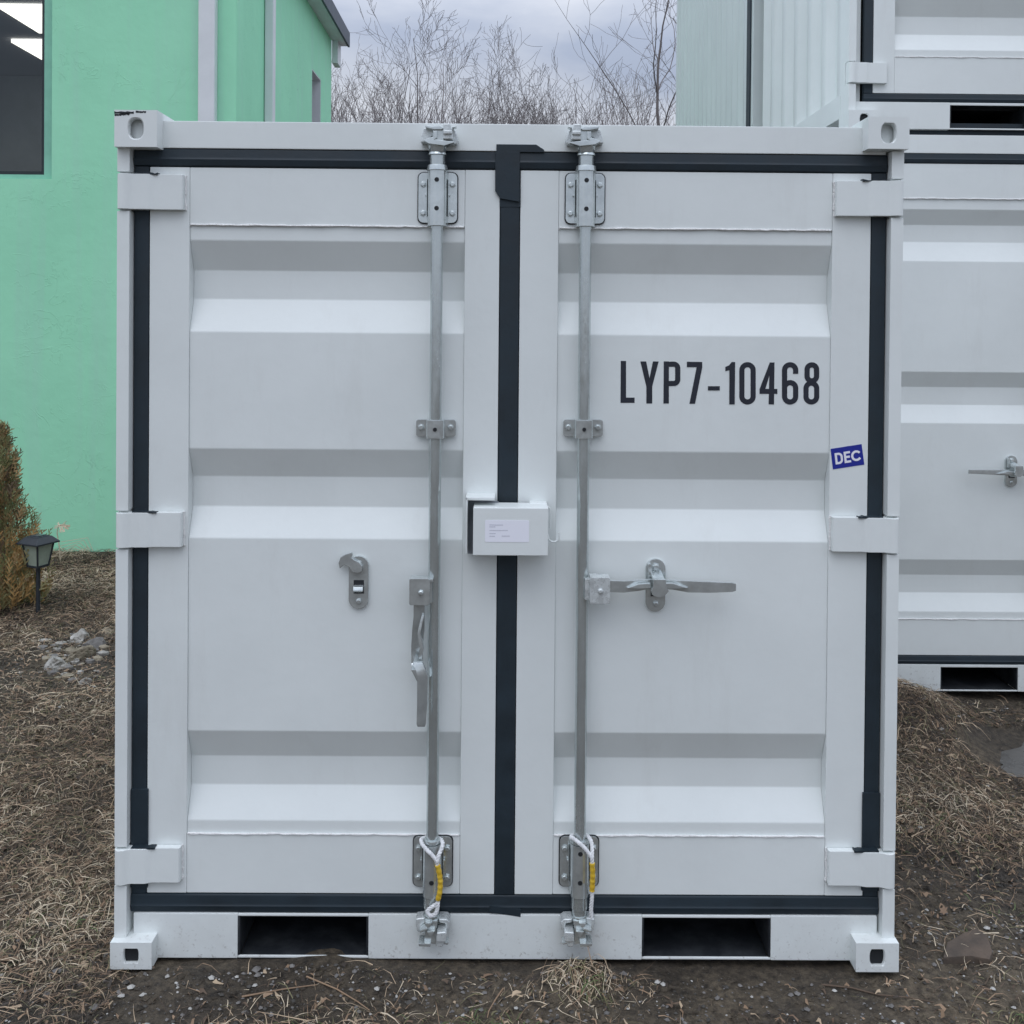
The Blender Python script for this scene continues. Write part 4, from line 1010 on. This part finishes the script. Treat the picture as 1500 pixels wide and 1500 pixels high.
trees = [
    (508, 118, 30, 'low bare tree just right of the green building corner', 1, 2, 0, 1),
    (560, 58, 27, 'tallest bare tree of the left clump, dense twigs, slightly left', 2, 2, 0, 1),
    (602, 92, 33, 'bare tree between the two tallest of the left clump', 3, 2, .03, 1),
    (652, 64, 29, 'tall wide bare tree above the left locking rod', 4, 2, 0, 1.05),
    (700, 104, 32, 'bare tree leaning right beside the tall one over the left rod', 5, 2, .10, 1),
    (735, 165, 36, 'short bare tree left of the container seam', 6, 3, .03, .9),
    (775, 165, 40, 'low thin bare sapling right of the container seam', 7, 3, 0, .8),
    (812, 155, 40, 'low thin bare tree left of the right locking rod', 8, 3, 0, .8),
    (852, 96, 31, 'bare tree standing behind the right locking rod', 9, 2, 0, .95),
    (890, 118, 33, 'bare tree right of the right locking rod', 10, 2, .06, 1),
    (926, 150, 38, 'low bushy bare tree between the right rod and the ribbed container', 11, 3, 0, .9),
    (985, -40, 24, 'tall bare tree partly hidden by the ribbed container', 12, 1, -.02, 1.15),
    (455, 90, 34, 'bare tree mostly hidden behind the green building', 13, 1, 0, 1),
]
for a in trees: tree(a[0], a[1], a[2], a[3], a[4], a[5], a[6], a[7])
# brushwood mass behind them
mb = MB(); rn = random.Random(77)
for i in range(230):
    dist = rn.uniform(38, 52); px = rn.uniform(430, 1000); top = rn.uniform(158, 205) if rn.random() < .9 else rn.uniform(140, 165)
    X = CAM.x+(px-739)/1500*dist; Yy = dist+CAM.y; H = CAM.z+(473-top)/1500*dist
    p = Vector((X, Yy, .1)); d = Vector((rn.uniform(-.12, .12), 0, 1)).normalized(); pts = [p.copy()]
    for s in range(7):
        d = (d+Vector((rn.uniform(-.07, .07), rn.uniform(-.07, .07), 0))).normalized(); p = p+d*H/7; pts.append(p.copy())
    mb.tube(pts, [.04*(1-.85*j/7) for j in range(8)], 3)
    for s in range(12):
        j = rn.randint(3, 6); q = pts[j].lerp(pts[j+1], rn.random()); dd = Vector((rn.uniform(-.6, .6), rn.uniform(-.4, .4), 1)).normalized(); ll = rn.uniform(.5, 1.7)
        mb.tube([q, q+dd*ll*.5, q+(dd+Vector((rn.uniform(-.2, .2), 0, .15)))*ll], [.014, .010, .006], 3)
o = mb.build('brushwood', M['bark']); tag(o, 'bare brushwood thicket filling the gap under the trees', 'thicket', kind='stuff')

# ------------------------------------------------------------------ small things at the left
def gz(x, y): return float(gh(x, y))
# conifer
dT = 6.75; TX = CAM.x+(5-739)/1500*dT; TYy = dT+CAM.y; tz = gz(TX, TYy)
tr = thing('conifer_shrub', (TX, TYy, tz-.01)); tag(tr, 'narrow browning conifer shrub in front of the green wall at the left edge', 'shrub')
mb = MB(); rn = random.Random(5); Ht = CAM.z+(473-628)/1500*dT-tz
mb.tube([(0, 0, 0), (.01, 0, Ht*.4), (0, .01, Ht*.75), (.005, 0, Ht*.96)], [.022, .015, .008, .003], 8); mb.build('trunk', M['thuja5'], tr)
mb = MB()
def frond(mb, p, d, ln, rn):
    # branching flat spray made of small scale leaves
    side = d.cross(Vector((rn.uniform(-1, 1), rn.uniform(-1, 1), rn.uniform(-.3, .3)))).normalized()
    n = 5
    for k in range(n):
        f = (k+.3)/n; b = p+d*ln*f; sgn = 1 if k % 2 else -1
        tip = b+(d*.75+side*sgn*.55).normalized()*ln*.42*(1.15-f*.6); w_ = ln*.055
        nn = (tip-b).normalized().cross(side.cross(d)).normalized()
        mb.add([b-nn*w_, b+nn*w_, tip+nn*w_*.5, tip-nn*w_*.5], [(0, 1, 2, 3)])
    tip = p+d*ln; mb.add([p-side*ln*.03, p+side*ln*.03, tip+side*ln*.02, tip-side*ln*.02], [(0, 1, 2, 3)])
def rad_at(f): return .235*(1-f)**.9*(.75+.25*min(1, f/.15))+.004
for i in range(2200):
    f = rn.random()**1.35; a = rn.uniform(0, 6.28); lob = 1+.34*math.sin(3*a+15*f)+.20*math.sin(7*a-19*f)
    rr = rad_at(f)*lob*math.sqrt(rn.uniform(.06, 1))*(1.3 if rn.random() < .13 else 1); p = Vector((rr*math.cos(a), rr*math.sin(a), f*Ht*.95+.03))
    d = Vector((math.cos(a)*rn.uniform(.1, .8), math.sin(a)*rn.uniform(.1, .8), rn.uniform(.7, 1.3))).normalized()
    q = rn.random()-.25*(f < .4)+.1*math.sin(5*a+7*f)
    mb.cur = 3 if q < .0 else 1 if q < .30 else 0 if q < .62 else 2 if q < .88 else 4
    frond(mb, p, d, rn.uniform(.045, .115)*(1 if f < .8 else .75), rn)
mb.build('foliage', [M['thuja1'], M['thuja2'], M['thuja3'], M['thuja4'], M['thuja5']], tr, smooth=False)
# lantern
dL = 7.0-.35; LX = CAM.x+(59-739)/1500*dL; LY = dL+CAM.y; lz = gz(LX, LY)
ln = thing('garden_lantern', (LX, LY, lz), R(-24)); tag(ln, 'small black solar garden lantern on a stake beside the conifer', 'lantern')
s = dL/1500; ze = CAM.z+(473-799)*s-lz; zt = ze+.040; zb = CAM.z+(473-834)*s-lz
MB().cyl((0, 0, -.05), (0, 0, zb), .0135, 12).build('stake', M['lantern'], ln)
def frus(mb, z0, w0, z1, w1): mb.add([(-w0, -w0, z0), (w0, -w0, z0), (w0, w0, z0), (-w0, w0, z0), (-w1, -w1, z1), (w1, -w1, z1), (w1, w1, z1), (-w1, w1, z1)], [(0, 3, 2, 1), (4, 5, 6, 7), (0, 1, 5, 4), (1, 2, 6, 5), (2, 3, 7, 6), (3, 0, 4, 7)])
mb = MB(); frus(mb, zb+.006, .042, ze, .064); mb.build('lamp_glass', M['pane'], ln)
mb = MB()
for sx in (-1, 1):
    for sy in (-1, 1): mb.tube([(sx*.043, sy*.043, zb), (sx*.066, sy*.066, ze)], .0062, 6)
mb.box(-.048, .048, -.048, .048, zb-.006, zb+.007); mb.build('lamp_frame', M['lantern'], ln)
mb = MB(); frus(mb, ze, .090, zt-.006, .058); frus(mb, ze-.010, .092, ze+.0002, .092); frus(mb, zt-.0062, .050, zt, .046)
rfn = mb.build('lamp_cap', M['lantern'], ln, bevel=.002); MB().box(-.032, .032, -.032, .032, zt, zt+.004).build('solar_panel', M['solar'], rfn)
# dry weed stalk by the wall
wxp = CAM.x+(92-739)/1500*8.0; wy = 8.0+CAM.y; wz = gz(wxp, wy)
wd = thing('dry_weed', (wxp, wy, wz)); tag(wd, 'dry pale weed stalk with a drooping head by the green wall, right of the lantern', 'weed')
mb = MB(); mb.tube([(0, 0, -.02), (-.01, 0, .12), (-.03, 0, .24), (-.02, 0, .30), (.03, 0, .31), (.05, 0, .285)], .004, 6)
for k in range(26): a = rn.uniform(0, 6.28); mb.tube([(.0+rn.uniform(-.02, .04), 0, .3), (.01+.06*math.cos(a), .03*math.sin(a), .29+.04*math.sin(a))], .003, 3)
for k in range(5): mb.tube([(0, 0, .05+.03*k), (.08+.03*k, .02, .12+.02*k), (.17+.02*k, .0, .10)], .0025, 4)
mb.build('stalk', M['straw4'], wd)
# rocks
def rock(px, py, wpx, hpx, label, mt, seed, name='rock', flat=1):
    dist = 1500*(CAM.z-.03)/(py-473); x = CAM.x+(px-739)/1500*dist; y = dist+CAM.y; z = gz(x, y)
    sx = wpx/2/1500*dist*1.2; sz = hpx/1500*dist*.72*flat
    r_ = random.Random(seed); bm = bmesh.new(); bmesh.ops.create_icosphere(bm, subdivisions=4, radius=1)
    pl = [(Vector((r_.uniform(-1, 1), r_.uniform(-1, 1), r_.uniform(-.4, 1))).normalized(), r_.uniform(.38, .72)) for _ in range(13)]
    for v in bm.verts:
        for nn, dd in pl:
            e = v.co.dot(nn)-dd
            if e > 0: v.co -= nn*e
        v.co *= 1+.10*math.sin(v.co.x*9+seed)*math.sin(v.co.y*8)*math.sin(v.co.z*7+1)+.05*math.sin(v.co.x*23)*math.sin(v.co.z*27+seed)
        v.co *= 1.3
        v.co = Vector((v.co.x*sx, v.co.y*sx*.8, v.co.z*sz))
    me = bpy.data.meshes.new(name); bm.to_mesh(me); bm.free(); me.materials.append(mt)
    me.polygons.foreach_set('use_smooth', [True]*len(me.polygons)); me.set_sharp_from_angle(angle=R(22))
    o = bpy.data.objects.new(name, me); COL.objects.link(o); o.location = (x, y, z+sz*.02); o.rotation_euler = (0, 0, r_.uniform(0, 3)); tag(o, label, 'rock')
rock(121, 952, 34, 24, 'pale grey rock, highest of the rocks left of the front container', M['stone'], 1)
rock(124, 972, 44, 22, 'tan angular rock just below the pale grey one, left of the container', M['stone2'], 2)
rock(86, 984, 36, 24, 'grey rock farthest left in the rock heap on the dead grass', M['stone'], 3)
rock(148, 962, 34, 24, 'dark grey rock of the heap nearest the container edge', M['peb1'], 4)
rock(128, 1006, 26, 12, 'small flat pale rock lowest in the heap left of the container', M['stone'], 5)
rock(158, 943, 22, 14, 'small tan rock touching the container edge above the heap', M['stone2'], 6)
# low rubble half buried round the rocks
mb = MB(); rr = random.Random(31)
for i in range(95):
    px_, py_ = rr.gauss(112, 26), rr.gauss(972, 18)
    if px_ > 162: continue
    dist = 1500*(CAM.z-.03)/(py_-473); x = CAM.x+(px_-739)/1500*dist; y = dist+CAM.y; z = gz(x, y); r = rr.uniform(.008, .034)
    mb.cur = rr.choice((0, 0, 1, 2)); mb.sphere((x, y, z+r*.1), r, 7, rr.uniform(.8, 1.4), rr.uniform(.7, 1.2), rr.uniform(.4, .8), .22, rr)
o = mb.build('rubble', [M['stone'], M['stone2'], M['peb1']], smooth=False); tag(o, 'low rubble of pale stone chips half buried in the grass', 'rubble', kind='stuff')
# slab at the right
dS = 1500*2.0/(1392-473); sxp = CAM.x+(1432-739)/1500*dS; syp = dS+CAM.y
mb = MB(); mb.prism([(-.11, -.045), (-.06, .02), (.015, .055), (.07, .07), (.085, .03), (.06, -.04), (.03, -.075), (-.02, -.05)], -.02, .014, 'z')
o = mb.build('flat_stone', M['slab'], bevel=.006, seg=2, recalc=True); o.location = (sxp, syp, gz(sxp, syp)+.008); o.rotation_euler = (R(4), R(-3), .1); tag(o, 'flat reddish brown stone slab in the mud at the lower right', 'stone')

# ------------------------------------------------------------------ dead grass, gravel, weeds, leaves
def blades(name, P, ln, wd_, yaw_, lift, curl, mats_idx, mts, label, cat, segs=3):
    n = len(P); t = np.linspace(0, 1, segs+1)
    dx = np.cos(yaw_); dy = np.sin(yaw_)
    cv = curl[:, None]*t[None, :]**2
    L2 = ln[:, None]*t[None, :]
    X = P[:, 0:1]+L2*dx[:, None]-cv*ln[:, None]*dy[:, None]
    Y = P[:, 1:2]+L2*dy[:, None]+cv*ln[:, None]*dx[:, None]
    Z = gh(X, Y)+P[:, 2:3]+lift[:, None]*np.sin(np.pi*np.minimum(t*.85+.08, 1))[None, :]*ln[:, None]
    wv = wd_[:, None]*(1-.75*t[None, :])
    ox = -dy[:, None]*wv; oy = dx[:, None]*wv; tilt = rng.uniform(-1, 1, n)[:, None]*wv
    A = np.stack([X-ox, Y-oy, Z-tilt], -1); Bv = np.stack([X+ox, Y+oy, Z+tilt], -1)
    V = np.stack([A, Bv], 2).reshape(-1, 3)
    base = (np.arange(n)*(segs+1)*2)[:, None]; s_ = (np.arange(segs)*2)[None, :]
    q = np.stack([base+s_, base+s_+1, base+s_+3, base+s_+2], -1).reshape(-1, 4)
    me = bpy.data.meshes.new(name); me.vertices.add(len(V)); me.vertices.foreach_set('co', V.ravel())
    me.loops.add(q.size); me.loops.foreach_set('vertex_index', q.ravel().astype(np.int32)); me.polygons.add(len(q))
    me.polygons.foreach_set('loop_start', np.arange(0, q.size, 4, dtype=np.int32)); me.polygons.foreach_set('loop_total', np.full(len(q), 4, dtype=np.int32))
    for m_ in mts: me.materials.append(m_)
    me.update(); me.polygons.foreach_set('material_index', np.repeat(mats_idx, segs).astype(np.int32)); me.update()
    o = bpy.data.objects.new(name, me); COL.objects.link(o); tag(o, label, cat, kind='stuff'); return o
def scatter(x0, x1, y0, y1, n, dens=None):
    p = np.stack([rng.uniform(x0, x1, n), rng.uniform(y0, y1, n)], -1)
    if dens is not None: p = p[rng.random(len(p)) < dens(p[:, 0], p[:, 1])]
    return p
def inside(p):   # not beneath containers, rear stacks or puddle
    x, y = p[:, 0], p[:, 1]
    bad = (np.abs(x) < 1.21) & (y > -.0)
    bad |= (x > XL-.02) & (y > Y0+.01)
    bad |= (((x-PUD[0])/.50)**2+((y-PUD[1])/.28)**2 < 1)
    bad |= (x < BX+.01) & (y > BY-.01)
    return p[~bad]
sets = []
patch = lambda x, y: .5+.5*fbm(x, y, 2.4, 3, 2)
left_bare = lambda x, y: 1-.93*np.exp(-(((x+2.35)/.7)**2+((y-2.75)/.42)**2))-.75*np.exp(-(((x+3.2)/.6)**2+((y-2.4)/.35)**2))
sets.append(scatter(-4.4, -1.16, -.62, 5.2, 250000, lambda x, y: np.clip((.35+.75*patch(x, y))*left_bare(x, y)*smoothstep(-.42, .12, y+.12*np.sin(4*x)), .015, 1)))
sets.append(scatter(1.16, 3.6, -.6, 2.3, 80000, lambda x, y: np.clip((.10+1.0*patch(x, y)**1.6)*(.22+.78*smoothstep(.25, .9, y)), .02, 1)))
sets.append(scatter(1.16, 3.0, -.6, .5, 1700))
sets.append(scatter(-1.5, 1.7, -.75, .03, 5200, lambda x, y: np.clip(patch(x*2, y*2)**2+.06, .03, 1)))
sets.append(np.stack([rng.normal(.25, .075, 520), rng.normal(-.05, .045, 520)], -1))       # tuft by the right cam
sets.append(np.stack([rng.normal(-.55, .16, 420), rng.normal(-.24, .05, 420)], -1))        # straw heap lower left of centre
sets.append(np.stack([rng.normal(2.02, .22, 2600), rng.normal(1.80, .16, 2600)], -1))       # mound before the rear stack
P = inside(np.concatenate(sets)); n = len(P)
near = np.clip(1.3-.08*P[:, 1], .8, 1.3)
lnv = rng.gamma(2.6, .017, n).clip(.010, .17)*np.where(np.abs(P[:, 0]) < 1.2, .8, 1); zo = rng.uniform(-.004, .022, n)*np.where(np.abs(P[:, 0]) > 1.2, 1, .5)
cl = rng.random(n)+.75*(patch(P[:, 0]*2.1+3, P[:, 1]*2.1)-.5)
mi = np.select([cl < .07, cl < .30, cl < .50, cl < .62, cl < .86], [3, 0, 1, 4, 2], 5)
blades('dead_grass', np.column_stack([P, zo]), lnv, rng.uniform(.0005, .0016, n)*(1+.10*np.maximum(P[:, 1], 0)), rng.uniform(0, 6.283, n),
       np.abs(rng.normal(.10, .16, n)).clip(0, .6), rng.normal(0, .35, n), mi, [M['straw1'], M['straw2'], M['straw3'], M['straw4'], M['straw5'], M['straw6']], 'matted dead brown grass covering the ground round the containers', 'dead grass')
# leaf litter: short broad scraps between the strands
ps = [scatter(-4.4, -1.16, -.62, 5.1, 42000, lambda x, y: np.clip(.25+patch(x*1.4, y*1.4), .05, 1)*smoothstep(-.45, .1, y)), scatter(1.16, 3.6, -.6, 2.2, 16000, lambda x, y: np.clip(patch(x, y), .1, 1)), scatter(-1.6, 1.7, -.75, .02, 2000, lambda x, y: np.clip(patch(x*2.2, y*2.2)*1.4, .1, 1))]
P = inside(np.concatenate(ps)); n = len(P); cl = rng.random(n)
blades('leaf_litter', np.column_stack([P, rng.uniform(0, .012, n)]), rng.uniform(.008, .032, n), rng.uniform(.0018, .0065, n), rng.uniform(0, 6.283, n), rng.uniform(0, .5, n), rng.normal(0, .5, n),
       np.select([cl < .25, cl < .5, cl < .62, cl < .7], [0, 1, 2, 3], 4), [M['straw2'], M['straw3'], M['straw1'], M['leaf'], M['straw6']], 'broken scraps of dead leaves and bark among the grass', 'leaf litter', segs=2)
# weeds
c_ = [(-.02, -.27, .09, 170), (.26, -.10, .03, 60), (1.35, -.30, .07, 130), (1.62, -.22, .09, 160), (-2.2, .9, .25, 240), (-3.0, 1.6, .3, 200), (-1.5, .3, .15, 90), (1.75, .9, .25, 160), (-.6, -.3, .06, 60), (2.0, .3, .2, 120)]
P = inside(np.concatenate([np.stack([rng.normal(a, s_, k_), rng.normal(b, s_*.5, k_)], -1) for a, b, s_, k_ in c_])); n = len(P)
blades('weeds', np.column_stack([P, np.zeros(n)]), rng.uniform(.015, .05, n), rng.uniform(.0010, .0022, n), rng.uniform(0, 6.28, n), rng.uniform(.1, .7, n), rng.normal(0, .4, n),
       (rng.random(n) < .4).astype(int), [M['weed'], M['straw5']], 'small green weeds sprouting through the mud', 'weeds')
# gravel
ps = [scatter(-2.6, 3.4, -.75, .35, 15000, lambda x, y: np.clip(.35+.9*patch(x*1.5, y*1.5)-.6*smoothstep(-1.2, -1.8, x), .05, 1)), scatter(1.2, 3.4, .2, 2.3, 2600), scatter(-4, -1.2, 1.7, 5.1, 1800)]
P = inside(np.concatenate(ps)); n = len(P); mb = MB()
zz_ = gh(P[:, 0], P[:, 1]); rr_ = np.minimum(rng.gamma(1.5, .0019, n)+.0018, .016)
octv = [(1, 0, 0), (.3, .9, .1), (-.8, .5, 0), (-.7, -.6, .1), (.4, -.9, 0), (.1, 0, .75), (0, 0, -.6)]
of = [(0, 1, 5), (1, 2, 5), (2, 3, 5), (3, 4, 5), (4, 0, 5), (1, 0, 6), (2, 1, 6), (3, 2, 6), (4, 3, 6), (0, 4, 6)]
rn = random.Random(9)
for i in range(n):
    a = rn.uniform(0, 6.28); c, s = math.cos(a), math.sin(a); r = float(rr_[i]); u = rn.uniform(.6, 1.1)
    mb.cur = 0 if rn.random() < .50 else (1 if rn.random() < .22 else 2)
    mb.add([(P[i, 0]+r*(x*c-y*u*s)*rn.uniform(.8, 1.2), P[i, 1]+r*(x*s+y*u*c)*rn.uniform(.8, 1.2), zz_[i]+r*.35+r*z*rn.uniform(.7, 1.1)) for x, y, z in octv], of)
o = mb.build('gravel', [M['peb1'], M['peb2'], M['peb3']], smooth=False); tag(o, 'loose gravel and pebbles scattered over the mud', 'gravel', kind='stuff')
# clods of mud: fine ground relief
P = inside(np.concatenate([scatter(-2.5, 3.4, -.75, .3, 5200, lambda x, y: np.clip(.3+patch(x, y), .05, 1)), scatter(1.2, 3.4, .2, 2.3, 2500), scatter(-4.3, -1.2, 1.5, 3.6, 2600, lambda x, y: 1-np.clip(left_bare(x, y), 0, .9))]))
n = len(P); zz_ = gh(P[:, 0], P[:, 1]); mb = MB()
for i in range(n):
    a = rn.uniform(0, 6.28); c, s = math.cos(a), math.sin(a); r = rn.uniform(.005, .017); u = rn.uniform(.5, 1.2)
    mb.add([(P[i, 0]+r*(x*c-y*u*s)*rn.uniform(.7, 1.3), P[i, 1]+r*(x*s+y*u*c)*rn.uniform(.7, 1.3), zz_[i]+r*.1+r*.7*z*rn.uniform(.6, 1.1)) for x, y, z in octv], of)
o = mb.build('mud_clods', M['ground'], smooth=False); tag(o, 'crumbly dark clods of mud', 'mud', kind='stuff')
# fallen leaves: single things
def leaf_mesh(seed):
    r_ = random.Random(seed); mb = MB(); n = 12; pts = []
    for k in range(n):
        a = 2*math.pi*k/n; rr = 1+(.28 if k % 2 else -.18)+r_.uniform(-.08, .08); x = rr*math.cos(a); y = rr*.55*math.sin(a); pts.append((x, y, .28*y*y+.16*x*x+r_.uniform(-.05, .05)))
    mb.add([(0, 0, 0)]+pts, [(0, 1+k, 1+(k+1) % n) for k in range(n)]); mb.add([(p[0]*.98, p[1]*.98, p[2]-.02) for p in [(0, 0, 0)]+pts], [(0, 1+(k+1) % n, 1+k) for k in range(n)])
    mb.tube([(1, 0, .16), (1.5, .05, .25)], .03, 4); return mb
lv = [leaf_mesh(k).build('fallen_leaf', M['leaf']) for k in range(3)]
spots = [(14, 1398, .036), (150, 1118, .03), (70, 1272, .024), (135, 1265, .03), (120, 1290, .022), (112, 1370, .02), (30, 1180, .022), (72, 1008, .025), (1345, 1215, .02), (1400, 1100, .022), (1395, 1330, .02), (1480, 1230, .02), (60, 1075, .02), (1360, 1060, .022)]
for i, (a, b, s_) in enumerate(spots):
    o = lv[i] if i < 3 else lv[i % 3].copy()
    if i >= 3: COL.objects.link(o)
    dist = 1500*(CAM.z-.03)/(b-473); x = CAM.x+(a-739)/1500*dist; y = dist+CAM.y
    o.location = (x, y, gz(x, y)+.018); o.scale = (s_, s_, s_); o.rotation_euler = (rn.uniform(-.4, .4), rn.uniform(-.4, .4), rn.uniform(0, 6.28))
    tag(o, 'dry curled brown leaf lying on the dead grass', 'leaf', 'fallen brown leaves')
# twigs in the mud in front
def twig(pts, r, label):
    P0 = []
    for a, b in pts:
        dist = 1500*(CAM.z)/(b-473); x = CAM.x+(a-739)/1500*dist; y = min(dist+CAM.y, -.03) if abs(x) < 1.3 else dist+CAM.y; P0.append((x, y, gz(x, y)+.006))
    o0 = Vector(P0[0]); t = MB().tube([tuple(Vector(p)-o0) for p in P0], [r*(1-.6*i/len(P0)) for i in range(len(P0))], 6).build('twig', M['straw3'] if 'dark' in label else M['straw2']); t.location = o0; tag(t, label, 'twig')
twig([(1215, 1440), (1260, 1443), (1300, 1452), (1345, 1458), (1382, 1466)], .0032, 'thin dark twig running right from below the right corner casting')
twig([(455, 1447), (500, 1462), (530, 1478), (548, 1490)], .0026, 'bent dry twig in the mud below the left forklift slot')
twig([(360, 1470), (420, 1462), (470, 1456)], .0028, 'pale dry stem lying left of centre at the bottom of the picture')
twig([(745, 1455), (735, 1470), (724, 1488), (722, 1498)], .0024, 'forked dry twig pointing down near the bottom centre')
